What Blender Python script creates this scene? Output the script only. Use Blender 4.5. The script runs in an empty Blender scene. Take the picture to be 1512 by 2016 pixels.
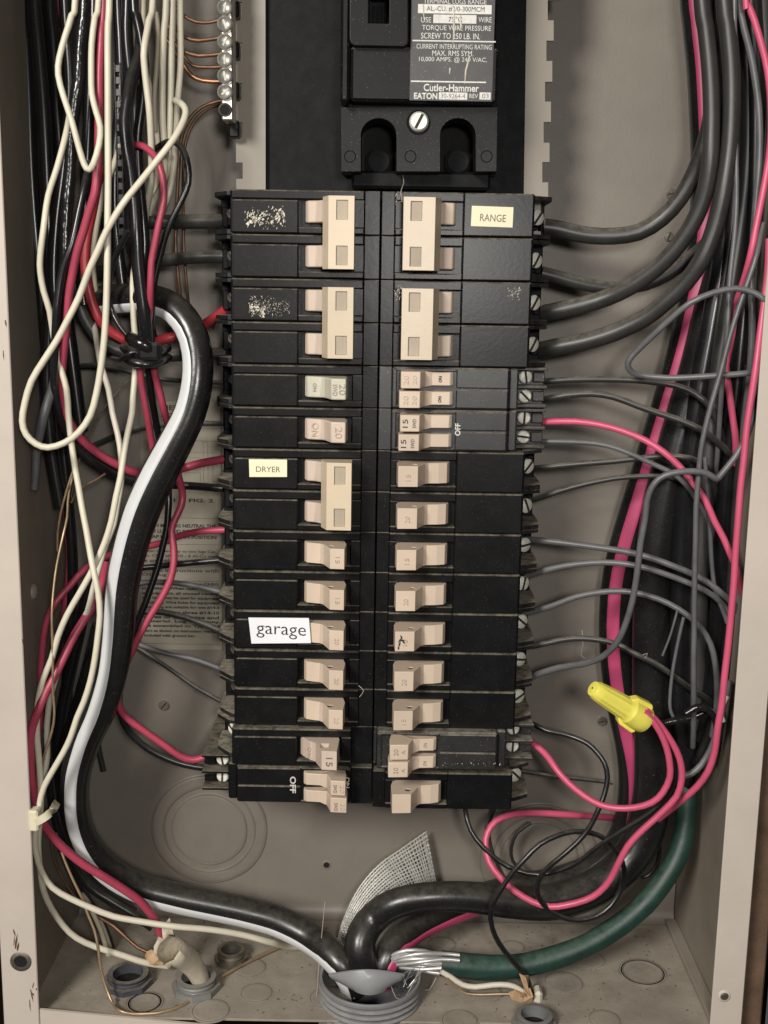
import bpy, bmesh, math, random
from mathutils import Vector, Matrix
random.seed(7)
S = bpy.context.scene
COL = S.collection
# ------------------------------------------------------------------ camera
F_PX, TH, RO = 2245.88, 0.185217, 0.0163932          # focal length in photo pixels, pitch, roll
ZF = 0.3900                                          # panel floor below the top of the breaker stack
CAM = Vector((0.00348, -0.595715, ZF - 0.044864))
_F = Vector((0, math.cos(TH), -math.sin(TH)))
_U0 = Vector((0, math.sin(TH), math.cos(TH)))
_R0 = Vector((1, 0, 0))
_U = _U0 * math.cos(RO) - _R0 * math.sin(RO)
_R = _R0 * math.cos(RO) + _U0 * math.sin(RO)
cd = bpy.data.cameras.new('camera')
cam = bpy.data.objects.new('camera', cd)
COL.objects.link(cam)
cd.sensor_fit = 'VERTICAL'
cd.sensor_height = 36.0
cd.sensor_width = 27.0
cd.lens = 36.0 * F_PX / 2016.0
cd.clip_start = 0.01
cd.clip_end = 50
M = Matrix.Identity(4)
for i in range(3):
    M[i][0] = _R[i]; M[i][1] = _U[i]; M[i][2] = -_F[i]; M[i][3] = CAM[i]
cam.matrix_world = M
S.camera = cam
# ------------------------------------------------------------------ world, lamps, exposure
w = bpy.data.worlds.new('World'); S.world = w; w.use_nodes = True
bg = w.node_tree.nodes['Background']
bg.inputs[0].default_value = (1.0, 0.93, 0.84, 1)
bg.inputs[1].default_value = 0.035
def lamp(name, loc, target, size, power, col):
    l = bpy.data.lights.new(name, 'AREA'); l.shape = 'DISK'; l.size = size; l.energy = power; l.color = col
    o = bpy.data.objects.new(name, l); COL.objects.link(o); o.location = loc
    o.rotation_euler = (Vector(target) - Vector(loc)).to_track_quat('-Z', 'Y').to_euler()
    return o
lamp('room_lamp', (-0.64, -1.40, 0.92), (0, 0, 0.2), 0.42, 27, (1.0, 0.955, 0.895))
lamp('phone_light', (0.06, -0.75, 0.40), (0.03, 0, 0.10), 0.06, 2.0, (1.0, 0.96, 0.91))
S.view_settings.view_transform = 'Standard'
S.view_settings.look = 'None'
S.view_settings.exposure = 0.0
S.view_settings.gamma = 1.0
# ------------------------------------------------------------------ pixel -> place
def ray(px, py):
    return _F + _R * ((px - 756) / F_PX) - _U * ((py - 1008) / F_PX)
def P(px, py, d):                       # d: metres in front of the back panel
    v = ray(px, py); t = (-d - CAM.y) / v.y
    return CAM + v * t
def FL(px, py, h=0.0):                  # point at height h above the box floor
    v = ray(px, py); t = (h - CAM.z) / v.z
    return CAM + v * t
def depth(p): return (p - CAM).dot(_F)
# ------------------------------------------------------------------ materials
MATS = {}
def mat(name, col, rough=0.45, metal=0.0, var=0.12, scale=60, dust=0.0, dustcol=(0.30, 0.26, 0.20), bump=0.0,
        bscale=400, spec=0.5, speck=0.0, blotch=0.0, blotchcol=(0.10, 0.085, 0.07), coat=0.0, tone=0.07):
    m = bpy.data.materials.new(name); m.use_nodes = True
    nt = m.node_tree; N = nt.nodes; L = nt.links
    b = N['Principled BSDF']
    b.inputs['Roughness'].default_value = rough; b.inputs['Metallic'].default_value = metal
    b.inputs['Specular IOR Level'].default_value = spec
    if coat: b.inputs['Coat Weight'].default_value = coat; b.inputs['Coat Roughness'].default_value = 0.15
    geo = N.new('ShaderNodeNewGeometry')
    def noise(sc, det=4, rgh=0.6):
        n = N.new('ShaderNodeTexNoise'); n.inputs['Scale'].default_value = sc
        n.inputs['Detail'].default_value = det; n.inputs['Roughness'].default_value = rgh
        L.new(geo.outputs['Position'], n.inputs['Vector']); return n.outputs[0]
    def ramp(src, a, c):
        r = N.new('ShaderNodeMapRange'); r.inputs[1].default_value = a; r.inputs[2].default_value = c
        L.new(src, r.inputs[0]); return r.outputs[0]
    def mul(a, c):
        x = N.new('ShaderNodeMath'); x.operation = 'MULTIPLY'
        for i, q in enumerate((a, c)):
            if isinstance(q, float): x.inputs[i].default_value = q
            else: L.new(q, x.inputs[i])
        return x.outputs[0]
    def mixc(f, a, c):
        x = N.new('ShaderNodeMix'); x.data_type = 'RGBA'
        L.new(f, x.inputs[0])
        for i, q in ((6, a), (7, c)):
            if isinstance(q, tuple): x.inputs[i].default_value = (*q, 1)
            else: L.new(q, x.inputs[i])
        return x.outputs[2]
    n1 = noise(scale)
    c = mixc(ramp(n1, 0.3, 0.7), tuple(k * (1 - var) for k in col), tuple(min(1, k * (1 + var)) for k in col))
    if blotch:
        nb = noise(28, 6, 0.7)
        c = mixc(mul(ramp(nb, 0.50, 0.72), float(blotch)), c, blotchcol)
    rsock = None
    if speck:
        ns = noise(1300, 2, 0.5)
        c = mixc(mul(ramp(ns, 0.66, 0.74), float(speck)), c, dustcol)
    if dust:
        sp = N.new('ShaderNodeSeparateXYZ'); L.new(geo.outputs['Normal'], sp.inputs[0])
        nd = noise(220, 5, 0.7)
        f = mul(mul(ramp(sp.outputs[2], 0.15, 0.85), ramp(nd, 0.25, 0.62)), float(dust))
        c = mixc(f, c, dustcol)
        rr = N.new('ShaderNodeMapRange'); rr.inputs[3].default_value = rough; rr.inputs[4].default_value = 0.95
        L.new(f, rr.inputs[0]); rsock = rr.outputs[0]
    oi = N.new('ShaderNodeObjectInfo'); hv = N.new('ShaderNodeHueSaturation')      # no two pieces quite the same tone
    mr = N.new('ShaderNodeMapRange'); mr.inputs[3].default_value = 1 - tone; mr.inputs[4].default_value = 1 + tone
    L.new(oi.outputs['Random'], mr.inputs[0]); L.new(mr.outputs[0], hv.inputs['Value']); L.new(c, hv.inputs['Color']); c = hv.outputs[0]
    L.new(c, b.inputs['Base Color'])
    if rsock is None:
        nr = noise(scale * 3)
        rr = N.new('ShaderNodeMapRange'); rr.inputs[3].default_value = max(0.05, rough - 0.10); rr.inputs[4].default_value = min(1, rough + 0.10)
        L.new(nr, rr.inputs[0]); rsock = rr.outputs[0]
    L.new(rsock, b.inputs['Roughness'])
    if bump:
        bp = N.new('ShaderNodeBump'); bp.inputs['Strength'].default_value = bump; bp.inputs['Distance'].default_value = 0.0006
        L.new(noise(bscale, 3), bp.inputs['Height']); L.new(bp.outputs[0], b.inputs['Normal'])
    MATS[name] = m
    return m
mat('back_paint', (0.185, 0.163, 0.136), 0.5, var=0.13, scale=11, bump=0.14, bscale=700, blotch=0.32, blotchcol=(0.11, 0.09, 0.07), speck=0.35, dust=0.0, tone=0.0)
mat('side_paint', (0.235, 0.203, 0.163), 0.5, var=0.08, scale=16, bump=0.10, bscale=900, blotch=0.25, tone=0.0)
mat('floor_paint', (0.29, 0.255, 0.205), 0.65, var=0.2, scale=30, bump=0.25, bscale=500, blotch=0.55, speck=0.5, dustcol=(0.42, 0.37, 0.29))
mat('flange_paint_lit', (0.515, 0.452, 0.39), 0.5, var=0.05, scale=24, bump=0.10, bscale=600, blotch=0.08, blotchcol=(0.3, 0.24, 0.19), speck=0.12, dustcol=(0.3, 0.22, 0.16), tone=0.0)  # same steel as the back, coloured lighter for the light it catches
mat('rail_paint', (0.235, 0.208, 0.170), 0.5, var=0.06, scale=25, bump=0.05)
mat('recess_dark', (0.035, 0.03, 0.024), 0.9)
mat('soft_brown', (0.14, 0.12, 0.095), 0.9)
mat('black_plastic', (0.007, 0.007, 0.0075), 0.31, var=0.3, scale=90, dust=0.75, dustcol=(0.24, 0.215, 0.16), speck=0.14, bump=0.05, bscale=500, spec=0.22, blotch=0.18, blotchcol=(0.022, 0.021, 0.019))
mat('grey_plastic', (0.022, 0.022, 0.022), 0.36, var=0.25, scale=90, dust=0.65, dustcol=(0.27, 0.24, 0.19), speck=0.5, bump=0.03, bscale=700)
mat('terminal_plastic', (0.012, 0.012, 0.012), 0.45, var=0.3, scale=90, dust=0.95, dustcol=(0.34, 0.30, 0.225), speck=0.4)
mat('main_plastic', (0.006, 0.006, 0.0065), 0.40, var=0.3, scale=50, dust=0.5, speck=0.3, spec=0.16, blotch=0.25, blotchcol=(0.025, 0.024, 0.022), bump=0.03, bscale=800)
mat('sheet_black', (0.005, 0.005, 0.006), 0.6, var=0.2, speck=0.08, spec=0.15)
mat('toggle_beige', (0.565, 0.455, 0.355), 0.42, var=0.035, scale=80, dust=0.25, dustcol=(0.5, 0.4, 0.28), speck=0.25, blotch=0.14, blotchcol=(0.33, 0.25, 0.17), bump=0.06, bscale=600)
mat('toggle_pink', (0.585, 0.475, 0.388), 0.42, var=0.035, scale=80, dust=0.2, dustcol=(0.5, 0.4, 0.28), speck=0.25, blotch=0.14, blotchcol=(0.33, 0.25, 0.17), bump=0.06, bscale=600)
mat('toggle_pale', (0.545, 0.52, 0.42), 0.42, var=0.03, scale=80, dust=0.2, dustcol=(0.5, 0.4, 0.28), speck=0.25, blotch=0.14, blotchcol=(0.33, 0.25, 0.17), bump=0.06, bscale=600)
mat('tie_cream', (0.575, 0.475, 0.345), 0.38, var=0.03, scale=80, dust=0.2, dustcol=(0.5, 0.42, 0.3), speck=0.25, blotch=0.14, blotchcol=(0.33, 0.25, 0.17), bump=0.06, bscale=600)
mat('tie_window', (0.37, 0.31, 0.235), 0.6, var=0.08)
mat('screw_steel', (0.78, 0.76, 0.67), 0.42, metal=0.1, var=0.15, scale=500)
mat('bar_screw', (0.34, 0.335, 0.30), 0.36, metal=0.5, var=0.3, scale=400)
mat('zinc', (0.55, 0.52, 0.46), 0.35, metal=0.9, var=0.25, scale=300, bump=0.1)
mat('lug_metal', (0.25, 0.23, 0.19), 0.45, metal=0.8, var=0.3, scale=300)
mat('copper', (0.42, 0.22, 0.12), 0.38, metal=0.85, var=0.25, scale=150)
mat('copper_dull', (0.20, 0.11, 0.065), 0.5, metal=0.7, var=0.3, scale=150)
mat('copper_thin', (0.40, 0.29, 0.18), 0.4, metal=0.6, var=0.2, scale=150)
mat('cream_pvc', (0.62, 0.575, 0.455), 0.42, var=0.08, scale=55, speck=0.25, dustcol=(0.33, 0.28, 0.2), blotch=0.22, blotchcol=(0.40, 0.34, 0.24), bump=0.10, bscale=160)
mat('white_pvc', (0.60, 0.555, 0.46), 0.45, var=0.08, scale=55, speck=0.2, dustcol=(0.33, 0.28, 0.2), blotch=0.2, blotchcol=(0.38, 0.33, 0.25), bump=0.10, bscale=160)
mat('tan_pvc', (0.47, 0.42, 0.32), 0.5, var=0.1, scale=55, speck=0.2, blotch=0.25, blotchcol=(0.3, 0.25, 0.18), bump=0.10, bscale=160)
mat('red_pvc', (0.37, 0.050, 0.088), 0.40, var=0.14, scale=60, speck=0.25, dustcol=(0.30, 0.16, 0.15), blotch=0.2, blotchcol=(0.22, 0.03, 0.045), bump=0.08, bscale=160)
mat('bright_red_pvc', (0.33, 0.030, 0.038), 0.40, var=0.14, scale=60, speck=0.2, bump=0.08, bscale=160)
mat('pink_pvc', (0.56, 0.088, 0.165), 0.42, var=0.1, scale=60, speck=0.2, dustcol=(0.40, 0.16, 0.18), blotch=0.12, blotchcol=(0.36, 0.05, 0.09), bump=0.08, bscale=160)
mat('black_pvc', (0.010, 0.010, 0.011), 0.26, var=0.3, scale=60, dust=0.25, speck=0.15, dustcol=(0.22, 0.20, 0.16))
mat('dusty_pvc', (0.030, 0.029, 0.027), 0.40, var=0.25, scale=60, dust=0.75, speck=0.3, dustcol=(0.20, 0.18, 0.145))
mat('grey_pvc', (0.11, 0.11, 0.115), 0.38, var=0.25, scale=70, dust=0.45, dustcol=(0.22, 0.205, 0.18), speck=0.3, blotch=0.25, blotchcol=(0.05, 0.05, 0.05), bump=0.1, bscale=160)
mat('service_black', (0.012, 0.012, 0.012), 0.26, var=0.3, scale=50, dust=0.24, speck=0.4, dustcol=(0.18, 0.16, 0.125), bump=0.10, bscale=250)
mat('stripe_white', (0.64, 0.65, 0.65), 0.4, var=0.05, scale=30, speck=0.1, blotch=0.12, blotchcol=(0.3, 0.3, 0.28))
mat('stripe_red', (0.42, 0.055, 0.135), 0.4, var=0.08, scale=30)
mat('tape_black', (0.010, 0.010, 0.010), 0.22, var=0.3, scale=90, bump=0.9, bscale=170)
mat('green_tape', (0.009, 0.033, 0.025), 0.45, var=0.45, scale=45, bump=0.45, bscale=140, speck=0.4, blotch=0.4, blotchcol=(0.006, 0.02, 0.016), dust=0.35, dustcol=(0.10, 0.15, 0.11))
mat('aluminium', (0.55, 0.54, 0.52), 0.38, metal=0.55, var=0.1, scale=300)
mat('grey_conduit', (0.155, 0.157, 0.165), 0.45, var=0.15, scale=60, dust=0.45, dustcol=(0.34, 0.32, 0.28), speck=0.4)
mat('grey_sheet', (0.27, 0.275, 0.275), 0.38, var=0.1, scale=40)
mat('dark_conduit', (0.05, 0.052, 0.06), 0.55, var=0.2, scale=60, dust=0.5)
mat('zinc_conduit', (0.21, 0.21, 0.205), 0.5, var=0.15, scale=60, dust=0.4, metal=0.3)
mat('strap_fibre', (0.55, 0.54, 0.50), 0.40, metal=0.35, var=0.15, scale=300, speck=0.2)
mat('sheath_paper', (0.60, 0.53, 0.41), 0.8, var=0.15, scale=120, bump=0.5, bscale=200, blotch=0.4, blotchcol=(0.30, 0.22, 0.13))
mat('kraft_paper', (0.42, 0.28, 0.16), 0.85, var=0.25, scale=150, bump=0.5)
mat('wirenut_yellow', (0.83, 0.75, 0.12), 0.5, var=0.08, scale=90, bump=0.08, bscale=500, speck=0.15, dustcol=(0.45, 0.38, 0.1))
mat('nylon', (0.66, 0.60, 0.44), 0.4, var=0.06)
mat('sticker_cream', (0.76, 0.71, 0.50), 0.6, var=0.03, scale=60)
mat('sticker_white', (0.82, 0.83, 0.86), 0.55, var=0.03, scale=60)
mat('ink_black', (0.02, 0.02, 0.02), 0.6)
mat('ink_soft', (0.16, 0.13, 0.10), 0.6)
mat('ink_faint', (0.30, 0.255, 0.20), 0.6)
mat('ink_white', (0.62, 0.61, 0.57), 0.55, var=0.15, scale=500)
mat('mould_mark', (0.46, 0.36, 0.28), 0.6)
mat('label_grey', (0.052, 0.051, 0.050), 0.5, var=0.1, speck=0.5, dustcol=(0.3, 0.29, 0.27))
mat('label_paper', (0.27, 0.245, 0.19), 0.7, var=0.08, scale=40, blotch=0.15)
mat('wall_grey', (0.13, 0.15, 0.165), 0.6, var=0.12, scale=50, bump=0.3)
mat('wood_brown', (0.11, 0.065, 0.038), 0.75, var=0.35, scale=60, bump=0.4)
mat('paint_residue', (0.62, 0.58, 0.47), 0.7, var=0.15, scale=300)
mat('dust_fibre', (0.35, 0.32, 0.26), 0.9)
mat('rust', (0.12, 0.06, 0.035), 0.9, var=0.3)
mat('dark_hole', (0.004, 0.004, 0.004), 0.9)
# ------------------------------------------------------------------ mesh building (x right, d out of the panel, z up)
class MB:
    def __init__(s): s.v = []; s.f = []
    def pt(s, x, d, z): s.v.append((x, -d, z)); return len(s.v) - 1
    def box(s, x0, x1, d0, d1, z0, z1, b=0.0004):
        if x0 > x1: x0, x1 = x1, x0
        if d0 > d1: d0, d1 = d1, d0
        if z0 > z1: z0, z1 = z1, z0
        b = min(b, (x1 - x0) / 2.5, (d1 - d0) / 2.5, (z1 - z0) / 2.5)
        o = len(s.v); X = (x0, x1); D = (d0, d1); Z = (z0, z1); idx = {}
        for i in (0, 1):
            for j in (0, 1):
                for k in (0, 1):
                    x, d, z = X[i], D[j], Z[k]; sx, sd, sz = (b, -b)[i], (b, -b)[j], (b, -b)[k]
                    idx[i, j, k, 0] = s.pt(x, d + sd, z + sz); idx[i, j, k, 1] = s.pt(x + sx, d, z + sz); idx[i, j, k, 2] = s.pt(x + sx, d + sd, z)
                    s.f.append((idx[i, j, k, 0], idx[i, j, k, 1], idx[i, j, k, 2]))
        for i in (0, 1):
            s.f.append(tuple(idx[i, j, k, 0] for j, k in ((0, 0), (1, 0), (1, 1), (0, 1))))
            s.f.append(tuple(idx[j, i, k, 1] for j, k in ((0, 0), (1, 0), (1, 1), (0, 1))))
            s.f.append(tuple(idx[j, k, i, 2] for j, k in ((0, 0), (1, 0), (1, 1), (0, 1))))
        for a in (0, 1):
            for c in (0, 1):
                s.f.append((idx[a, c, 0, 0], idx[a, c, 1, 0], idx[a, c, 1, 1], idx[a, c, 0, 1]))
                s.f.append((idx[a, 0, c, 0], idx[a, 1, c, 0], idx[a, 1, c, 2], idx[a, 0, c, 2]))
                s.f.append((idx[0, a, c, 1], idx[1, a, c, 1], idx[1, a, c, 2], idx[0, a, c, 2]))
        return s
    def prism(s, prof, a, c, axis='z'):
        """prof: list of 2-D points; axis z -> (x,d) extruded z a..c ; axis d -> (x,z) extruded d a..c ; axis x -> (d,z)"""
        n = len(prof); o = len(s.v)
        for q in (a, c):
            for p in prof:
                if axis == 'z': s.pt(p[0], p[1], q)
                elif axis == 'd': s.pt(p[0], q, p[1])
                else: s.pt(q, p[0], p[1])
        s.f.append(tuple(o + i for i in range(n))); s.f.append(tuple(o + n + n - 1 - i for i in range(n)))
        for i in range(n):
            j = (i + 1) % n; s.f.append((o + i, o + j, o + n + j, o + n + i))
        return s
    def frame_tube(s, pts, rad, n=10, caps=True, a0=0.0, a1=2 * math.pi, off=0.0):
        """tube (or arc of a tube) along world points; angle 0 faces the viewer (-Y), positive angle turns to the right-hand side of travel"""
        o = len(s.v); m = len(pts); full = (a1 - a0) > 6.2
        k = n if full else n + 1
        for i in range(m):
            p = pts[i]; t = (pts[min(i + 1, m - 1)] - pts[max(i - 1, 0)])
            t = t.normalized() if t.length > 1e-9 else Vector((0, 0, -1))
            f = Vector((0, -1, 0)); f = f - t * f.dot(t)
            if f.length < 0.15: f = Vector((0.2, -0.6, 0.6)); f = f - t * f.dot(t)
            f.normalize(); sd = f.cross(t) * -1.0            # image right-hand side of travel
            r = rad[i] if isinstance(rad, (list, tuple)) else rad
            for j in range(k):
                a = a0 + (a1 - a0) * j / n
                q = p + (f * math.cos(a) + sd * math.sin(a)) * (r + off)
                s.v.append(tuple(q))
        for i in range(m - 1):
            for j in range(n):
                b = o + i * k; j2 = (j + 1) % k if full else j + 1
                s.f.append((b + j, b + j2, b + k + j2, b + k + j))
        if caps and full:
            s.f.append(tuple(o + j for j in range(n))); s.f.append(tuple(o + (m - 1) * k + n - 1 - j for j in range(n)))
        return s
    def lathe(s, prof, c, axis, n=24, caps=True):
        """prof: list of (radius, height along axis)"""
        ax = Vector(axis).normalized(); e = Vector((1, 0, 0)) if abs(ax.x) < 0.9 else Vector((0, 0, 1))
        u = (e - ax * e.dot(ax)).normalized(); v = ax.cross(u); o = len(s.v); c = Vector(c)
        for r, h in prof:
            for j in range(n):
                a = 2 * math.pi * j / n; s.v.append(tuple(c + ax * h + (u * math.cos(a) + v * math.sin(a)) * r))
        for i in range(len(prof) - 1):
            for j in range(n):
                j2 = (j + 1) % n; s.f.append((o + i * n + j, o + i * n + j2, o + (i + 1) * n + j2, o + (i + 1) * n + j))
        if caps:
            s.f.append(tuple(o + j for j in range(n))); s.f.append(tuple(o + (len(prof) - 1) * n + j for j in range(n)))
        return s
    def mesh(s, name, off, smooth):
        me = bpy.data.meshes.new(name)
        me.from_pydata([(v[0] - off[0], v[1] - off[1], v[2] - off[2]) for v in s.v], [], s.f)
        bm = bmesh.new(); bm.from_mesh(me)
        bmesh.ops.recalc_face_normals(bm, faces=bm.faces[:])
        big = [f for f in bm.faces if len(f.verts) > 8]
        if big: bmesh.ops.triangulate(bm, faces=big)
        bm.to_mesh(me); bm.free()
        if smooth:
            for p in me.polygons: p.use_smooth = True
            me.set_sharp_from_angle(angle=math.radians(smooth if smooth > 1 else 50))
        return me
ORG = {}
def tag(o, label=None, cat=None, group=None, kind=None):
    if label: o['label'] = label
    if cat: o['category'] = cat
    if group: o['group'] = group
    if kind: o['kind'] = kind
    return o
def thing(name, label, cat, loc=(0, 0, 0), group=None):
    o = bpy.data.objects.new(name, None); COL.objects.link(o); o.location = loc; o.empty_display_size = 0.01
    ORG[o] = Vector(loc); return tag(o, label, cat, group)
CACHE = {}
def put(mb, name, m, parent=None, smooth=0, key=None, at=None):
    """link a builder's mesh as one object; vertices are in world coordinates"""
    off = ORG[parent] if parent is not None else (Vector(at) if at is not None else Vector((0, 0, 0)))
    if key is not None and key in CACHE: me = CACHE[key]
    else:
        me = mb.mesh(name, off, smooth) if isinstance(mb, MB) else mb
        me.materials.clear(); me.materials.append(MATS[m])
        if key is not None: CACHE[key] = me
    o = bpy.data.objects.new(name, me); COL.objects.link(o)
    if parent is not None: o.parent = parent
    else: o.location = off
    ORG[o] = off
    return o
def bevel_mesh(mb, name, off, w=0.0004, seg=2, smooth=35, cut=None):
    me = mb.mesh(name, off, 0)
    if cut is not None:
        a = bpy.data.objects.new('a', me); c = bpy.data.objects.new('c', cut.mesh('c', off, 0)); COL.objects.link(a); COL.objects.link(c)
        md = a.modifiers.new('b', 'BOOLEAN'); md.operation = 'DIFFERENCE'; md.object = c; md.solver = 'EXACT'
        dg = bpy.context.evaluated_depsgraph_get(); dg.update()
        me = bpy.data.meshes.new_from_object(a.evaluated_get(dg)); bpy.data.objects.remove(a); bpy.data.objects.remove(c)
    bm = bmesh.new(); bm.from_mesh(me)
    es = [e for e in bm.edges if len(e.link_faces) == 2 and e.calc_face_angle(0) > math.radians(28)]
    bmesh.ops.bevel(bm, geom=es, offset=w, segments=seg, profile=0.5, affect='EDGES', clamp_overlap=True)
    bm.to_mesh(me); bm.free()
    for p in me.polygons: p.use_smooth = p.area < 6e-6
    return me
def spline(pts, step=0.004):
    """Catmull-Rom through a list of Vectors (centripetal-ish), with per-point extra value"""
    out = []; n = len(pts)
    for i in range(n - 1):
        p0 = pts[max(i - 1, 0)]; p1 = pts[i]; p2 = pts[i + 1]; p3 = pts[min(i + 2, n - 1)]
        k = max(2, min(14, int((p2[0] - p1[0]).length / step)))
        for j in range(k):
            t = j / k; t2 = t * t; t3 = t2 * t
            def cr(a, b, c, d): return 0.5 * (2 * b + (c - a) * t + (2 * a - 5 * b + 4 * c - d) * t2 + (3 * b - a - 3 * c + d) * t3)
            out.append((cr(p0[0], p1[0], p2[0], p3[0]), p1[1] + (p2[1] - p1[1]) * t))
    out.append(pts[-1]); return out
def path(pts, d, wd):
    """(x, y[, d_mm[, w_px]]) pixel nodes -> list of (point, radius); missing depths and widths are interpolated"""
    pts = list(pts)                       # what leaves the frame at the top goes on upwards
    def on_up(a, b): return (a[0] + (a[0] - b[0]) * 2, a[1] - 520) + tuple(a[2:])
    if pts[0][1] <= -20: pts = [on_up(pts[0], pts[1])] + pts
    if pts[-1][1] <= -20: pts = pts + [on_up(pts[-1], pts[-2])]
    n = len(pts); D = [p[2] if len(p) > 2 and p[2] is not None else None for p in pts]; Wd = [p[3] if len(p) > 3 else None for p in pts]
    def fill(a, dflt):
        ks = [i for i in range(n) if a[i] is not None]
        if not ks: return [dflt] * n
        r = []
        for i in range(n):
            lo = max([k for k in ks if k <= i], default=ks[0]); hi = min([k for k in ks if k >= i], default=ks[-1])
            r.append(a[lo] if hi == lo else a[lo] + (a[hi] - a[lo]) * (i - lo) / (hi - lo))
        return r
    D = fill(D, d); Wd = fill(Wd, wd); out = []
    for p, dd, ww in zip(pts, D, Wd):
        q = P(p[0], p[1], dd / 1000); out.append((q, ww / 2 * depth(q) / F_PX))
    return spline(out)
def dd(px, py, h): return -FL(px, py, h).y * 1000     # depth (mm) at which the pixel's ray is h above the floor
def wire(name, m, label, w, d, pts, group=None, n=10, cat='wire', wob=0.0):
    pts = [pts[0]] + [(p[0] + random.uniform(-1.1, 1.1), p[1]) + tuple(p[2:]) for p in pts[1:-1]] + [pts[-1]]     # a hand-bent wire is never quite smooth
    sp = path(pts, d, w)
    if wob: sp = [(p, r * (1 + random.uniform(-wob, wob))) for p, r in sp]
    mb = MB(); mb.frame_tube([p for p, r in sp], [r for p, r in sp], n)
    o = put(mb, name, m, at=sp[0][0], smooth=60)
    return tag(o, label, cat, group)
# text ---------------------------------------------------------------
def text(body, c, width, height, m, parent, rot=0.0, name='lettering', lift=0.0, align='CENTER', bold=0.0, tilt=None):
    """flat print facing the viewer; c = centre Vector (on the surface), size in metres"""
    cu = bpy.data.curves.new('t', 'FONT'); cu.body = body; cu.size = 1; cu.align_x = 'CENTER'; cu.align_y = 'CENTER'; cu.extrude = 0.004; cu.offset = bold
    cu.resolution_u = 3
    ob = bpy.data.objects.new('t', cu); COL.objects.link(ob)
    dg = bpy.context.evaluated_depsgraph_get(); dg.update()
    me = bpy.data.meshes.new_from_object(ob.evaluated_get(dg)); bpy.data.objects.remove(ob); bpy.data.curves.remove(cu)
    xs = [v.co.x for v in me.vertices]; ys = [v.co.y for v in me.vertices]
    cx, cy = (min(xs) + max(xs)) / 2, (min(ys) + max(ys)) / 2; sx = width / max(1e-6, max(xs) - min(xs)); sy = height / max(1e-6, max(ys) - min(ys))
    off = ORG[parent]; ca, sa = math.cos(rot), math.sin(rot)
    ex = Vector((1, 0, 0)); ey = Vector((0, 0, 1)); ez = Vector((0, -1, 0))
    if tilt is not None:
        ez = Vector(tilt).normalized(); ey = (Vector((0, 0, 1)) - ez * ez.z).normalized(); ex = ey.cross(ez)
    for v in me.vertices:
        a = (v.co.x - cx) * sx; b = (v.co.y - cy) * sy; h = 0.00006 if v.co.z > 0 else -0.00002
        a, b = a * ca - b * sa, a * sa + b * ca
        v.co = Vector(c) + ex * a + ey * b + ez * (h + lift) - off
    return put(me, name, m, parent)
def ptext(body, px0, px1, py, hpx, d, m, parent, **k):
    """text spanning photo pixels px0..px1 at height py on a plane d mm out"""
    a = P(px0, py, d / 1000); b = P(px1, py, d / 1000); c = (a + b) / 2; c.z = (P((px0 + px1) / 2, py, d / 1000)).z
    return text(body, c, (b - a).length, hpx * depth(c) / F_PX, m, parent, **k)
# ================================================================== THE SETTING: wall and wood round the box
XL, XR = -0.1660, 0.1722          # inner faces of the box sides
FLX, FRX = -0.1596, 0.1655        # inner edges of the front lip
ZT = 0.62
mb = MB(); mb.box(-0.60, -0.1835, 0.085, 0.106, -0.30, 0.95, 0.001)
o = put(mb, 'wall', 'wall_grey'); tag(o, 'blue grey wall trim along the left edge of the panel', None, None, 'structure')
mb = MB(); mb.box(0.1965, 0.60, 0.085, 0.112, -0.30, 0.95, 0.001)
o = put(mb, 'wall', 'wall_grey'); tag(o, 'blue grey wall trim along the right edge of the panel', None, None, 'structure')
mb = MB(); mb.box(0.1815, 0.1955, 0.02, 0.084, -0.30, 0.95, 0.001)
o = put(mb, 'wall_stud', 'wood_brown'); tag(o, 'brown wood edge showing between the panel and the grey trim', None, None, 'structure')
mb = MB(); mb.box(-0.62, 0.62, -0.10, -0.05, -0.30, 0.95, 0.001)
o = put(mb, 'wall_backing', 'wood_brown'); tag(o, 'dark wall behind the panel', None, None, 'structure')
# ================================================================== THE BOX
box = thing('panel_box', 'beige steel electrical panel box holding breakers and tangled wires', 'panel box', (0, 0, 0))
mb = MB()   # back: bent up into the floor with a small radius
prof = [(0.0, ZT)] + [(0.007 - 0.007 * math.cos(a), 0.007 - 0.007 * math.sin(a)) for a in [math.pi / 2 * k / 6 for k in range(7)]]
prof = [(0.0, ZT), (0.0, 0.007)] + [(0.007 - 0.007 * math.cos(math.pi / 2 * k / 6), 0.007 - 0.007 * math.sin(math.pi / 2 * k / 6)) for k in range(1, 6)] + [(0.007, 0.0003), (0.007, -0.0012), (-0.0012, -0.0012), (-0.0012, ZT)]
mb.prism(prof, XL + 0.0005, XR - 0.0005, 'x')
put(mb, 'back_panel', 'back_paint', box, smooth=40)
cb = FL(729, 1919, 0.012); Rr = 102 * depth(cb) / F_PX
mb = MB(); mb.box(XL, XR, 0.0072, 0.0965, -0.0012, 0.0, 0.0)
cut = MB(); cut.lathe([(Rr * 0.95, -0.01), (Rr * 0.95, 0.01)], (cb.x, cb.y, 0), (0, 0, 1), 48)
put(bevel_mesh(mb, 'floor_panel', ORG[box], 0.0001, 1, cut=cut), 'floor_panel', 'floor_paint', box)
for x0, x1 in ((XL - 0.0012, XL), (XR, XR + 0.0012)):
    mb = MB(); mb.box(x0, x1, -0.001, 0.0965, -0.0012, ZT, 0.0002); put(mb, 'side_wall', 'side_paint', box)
mb = MB(); mb.box(-0.1768, FLX, 0.0966, 0.0980, -0.06, ZT, 0.0004); fl = put(mb, 'flange', 'flange_paint_lit', box)
mb = MB(); mb.box(FRX, 0.1806, 0.0966, 0.0980, -0.06, ZT, 0.0004); fr = put(mb, 'flange', 'flange_paint_lit', box)
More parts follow.
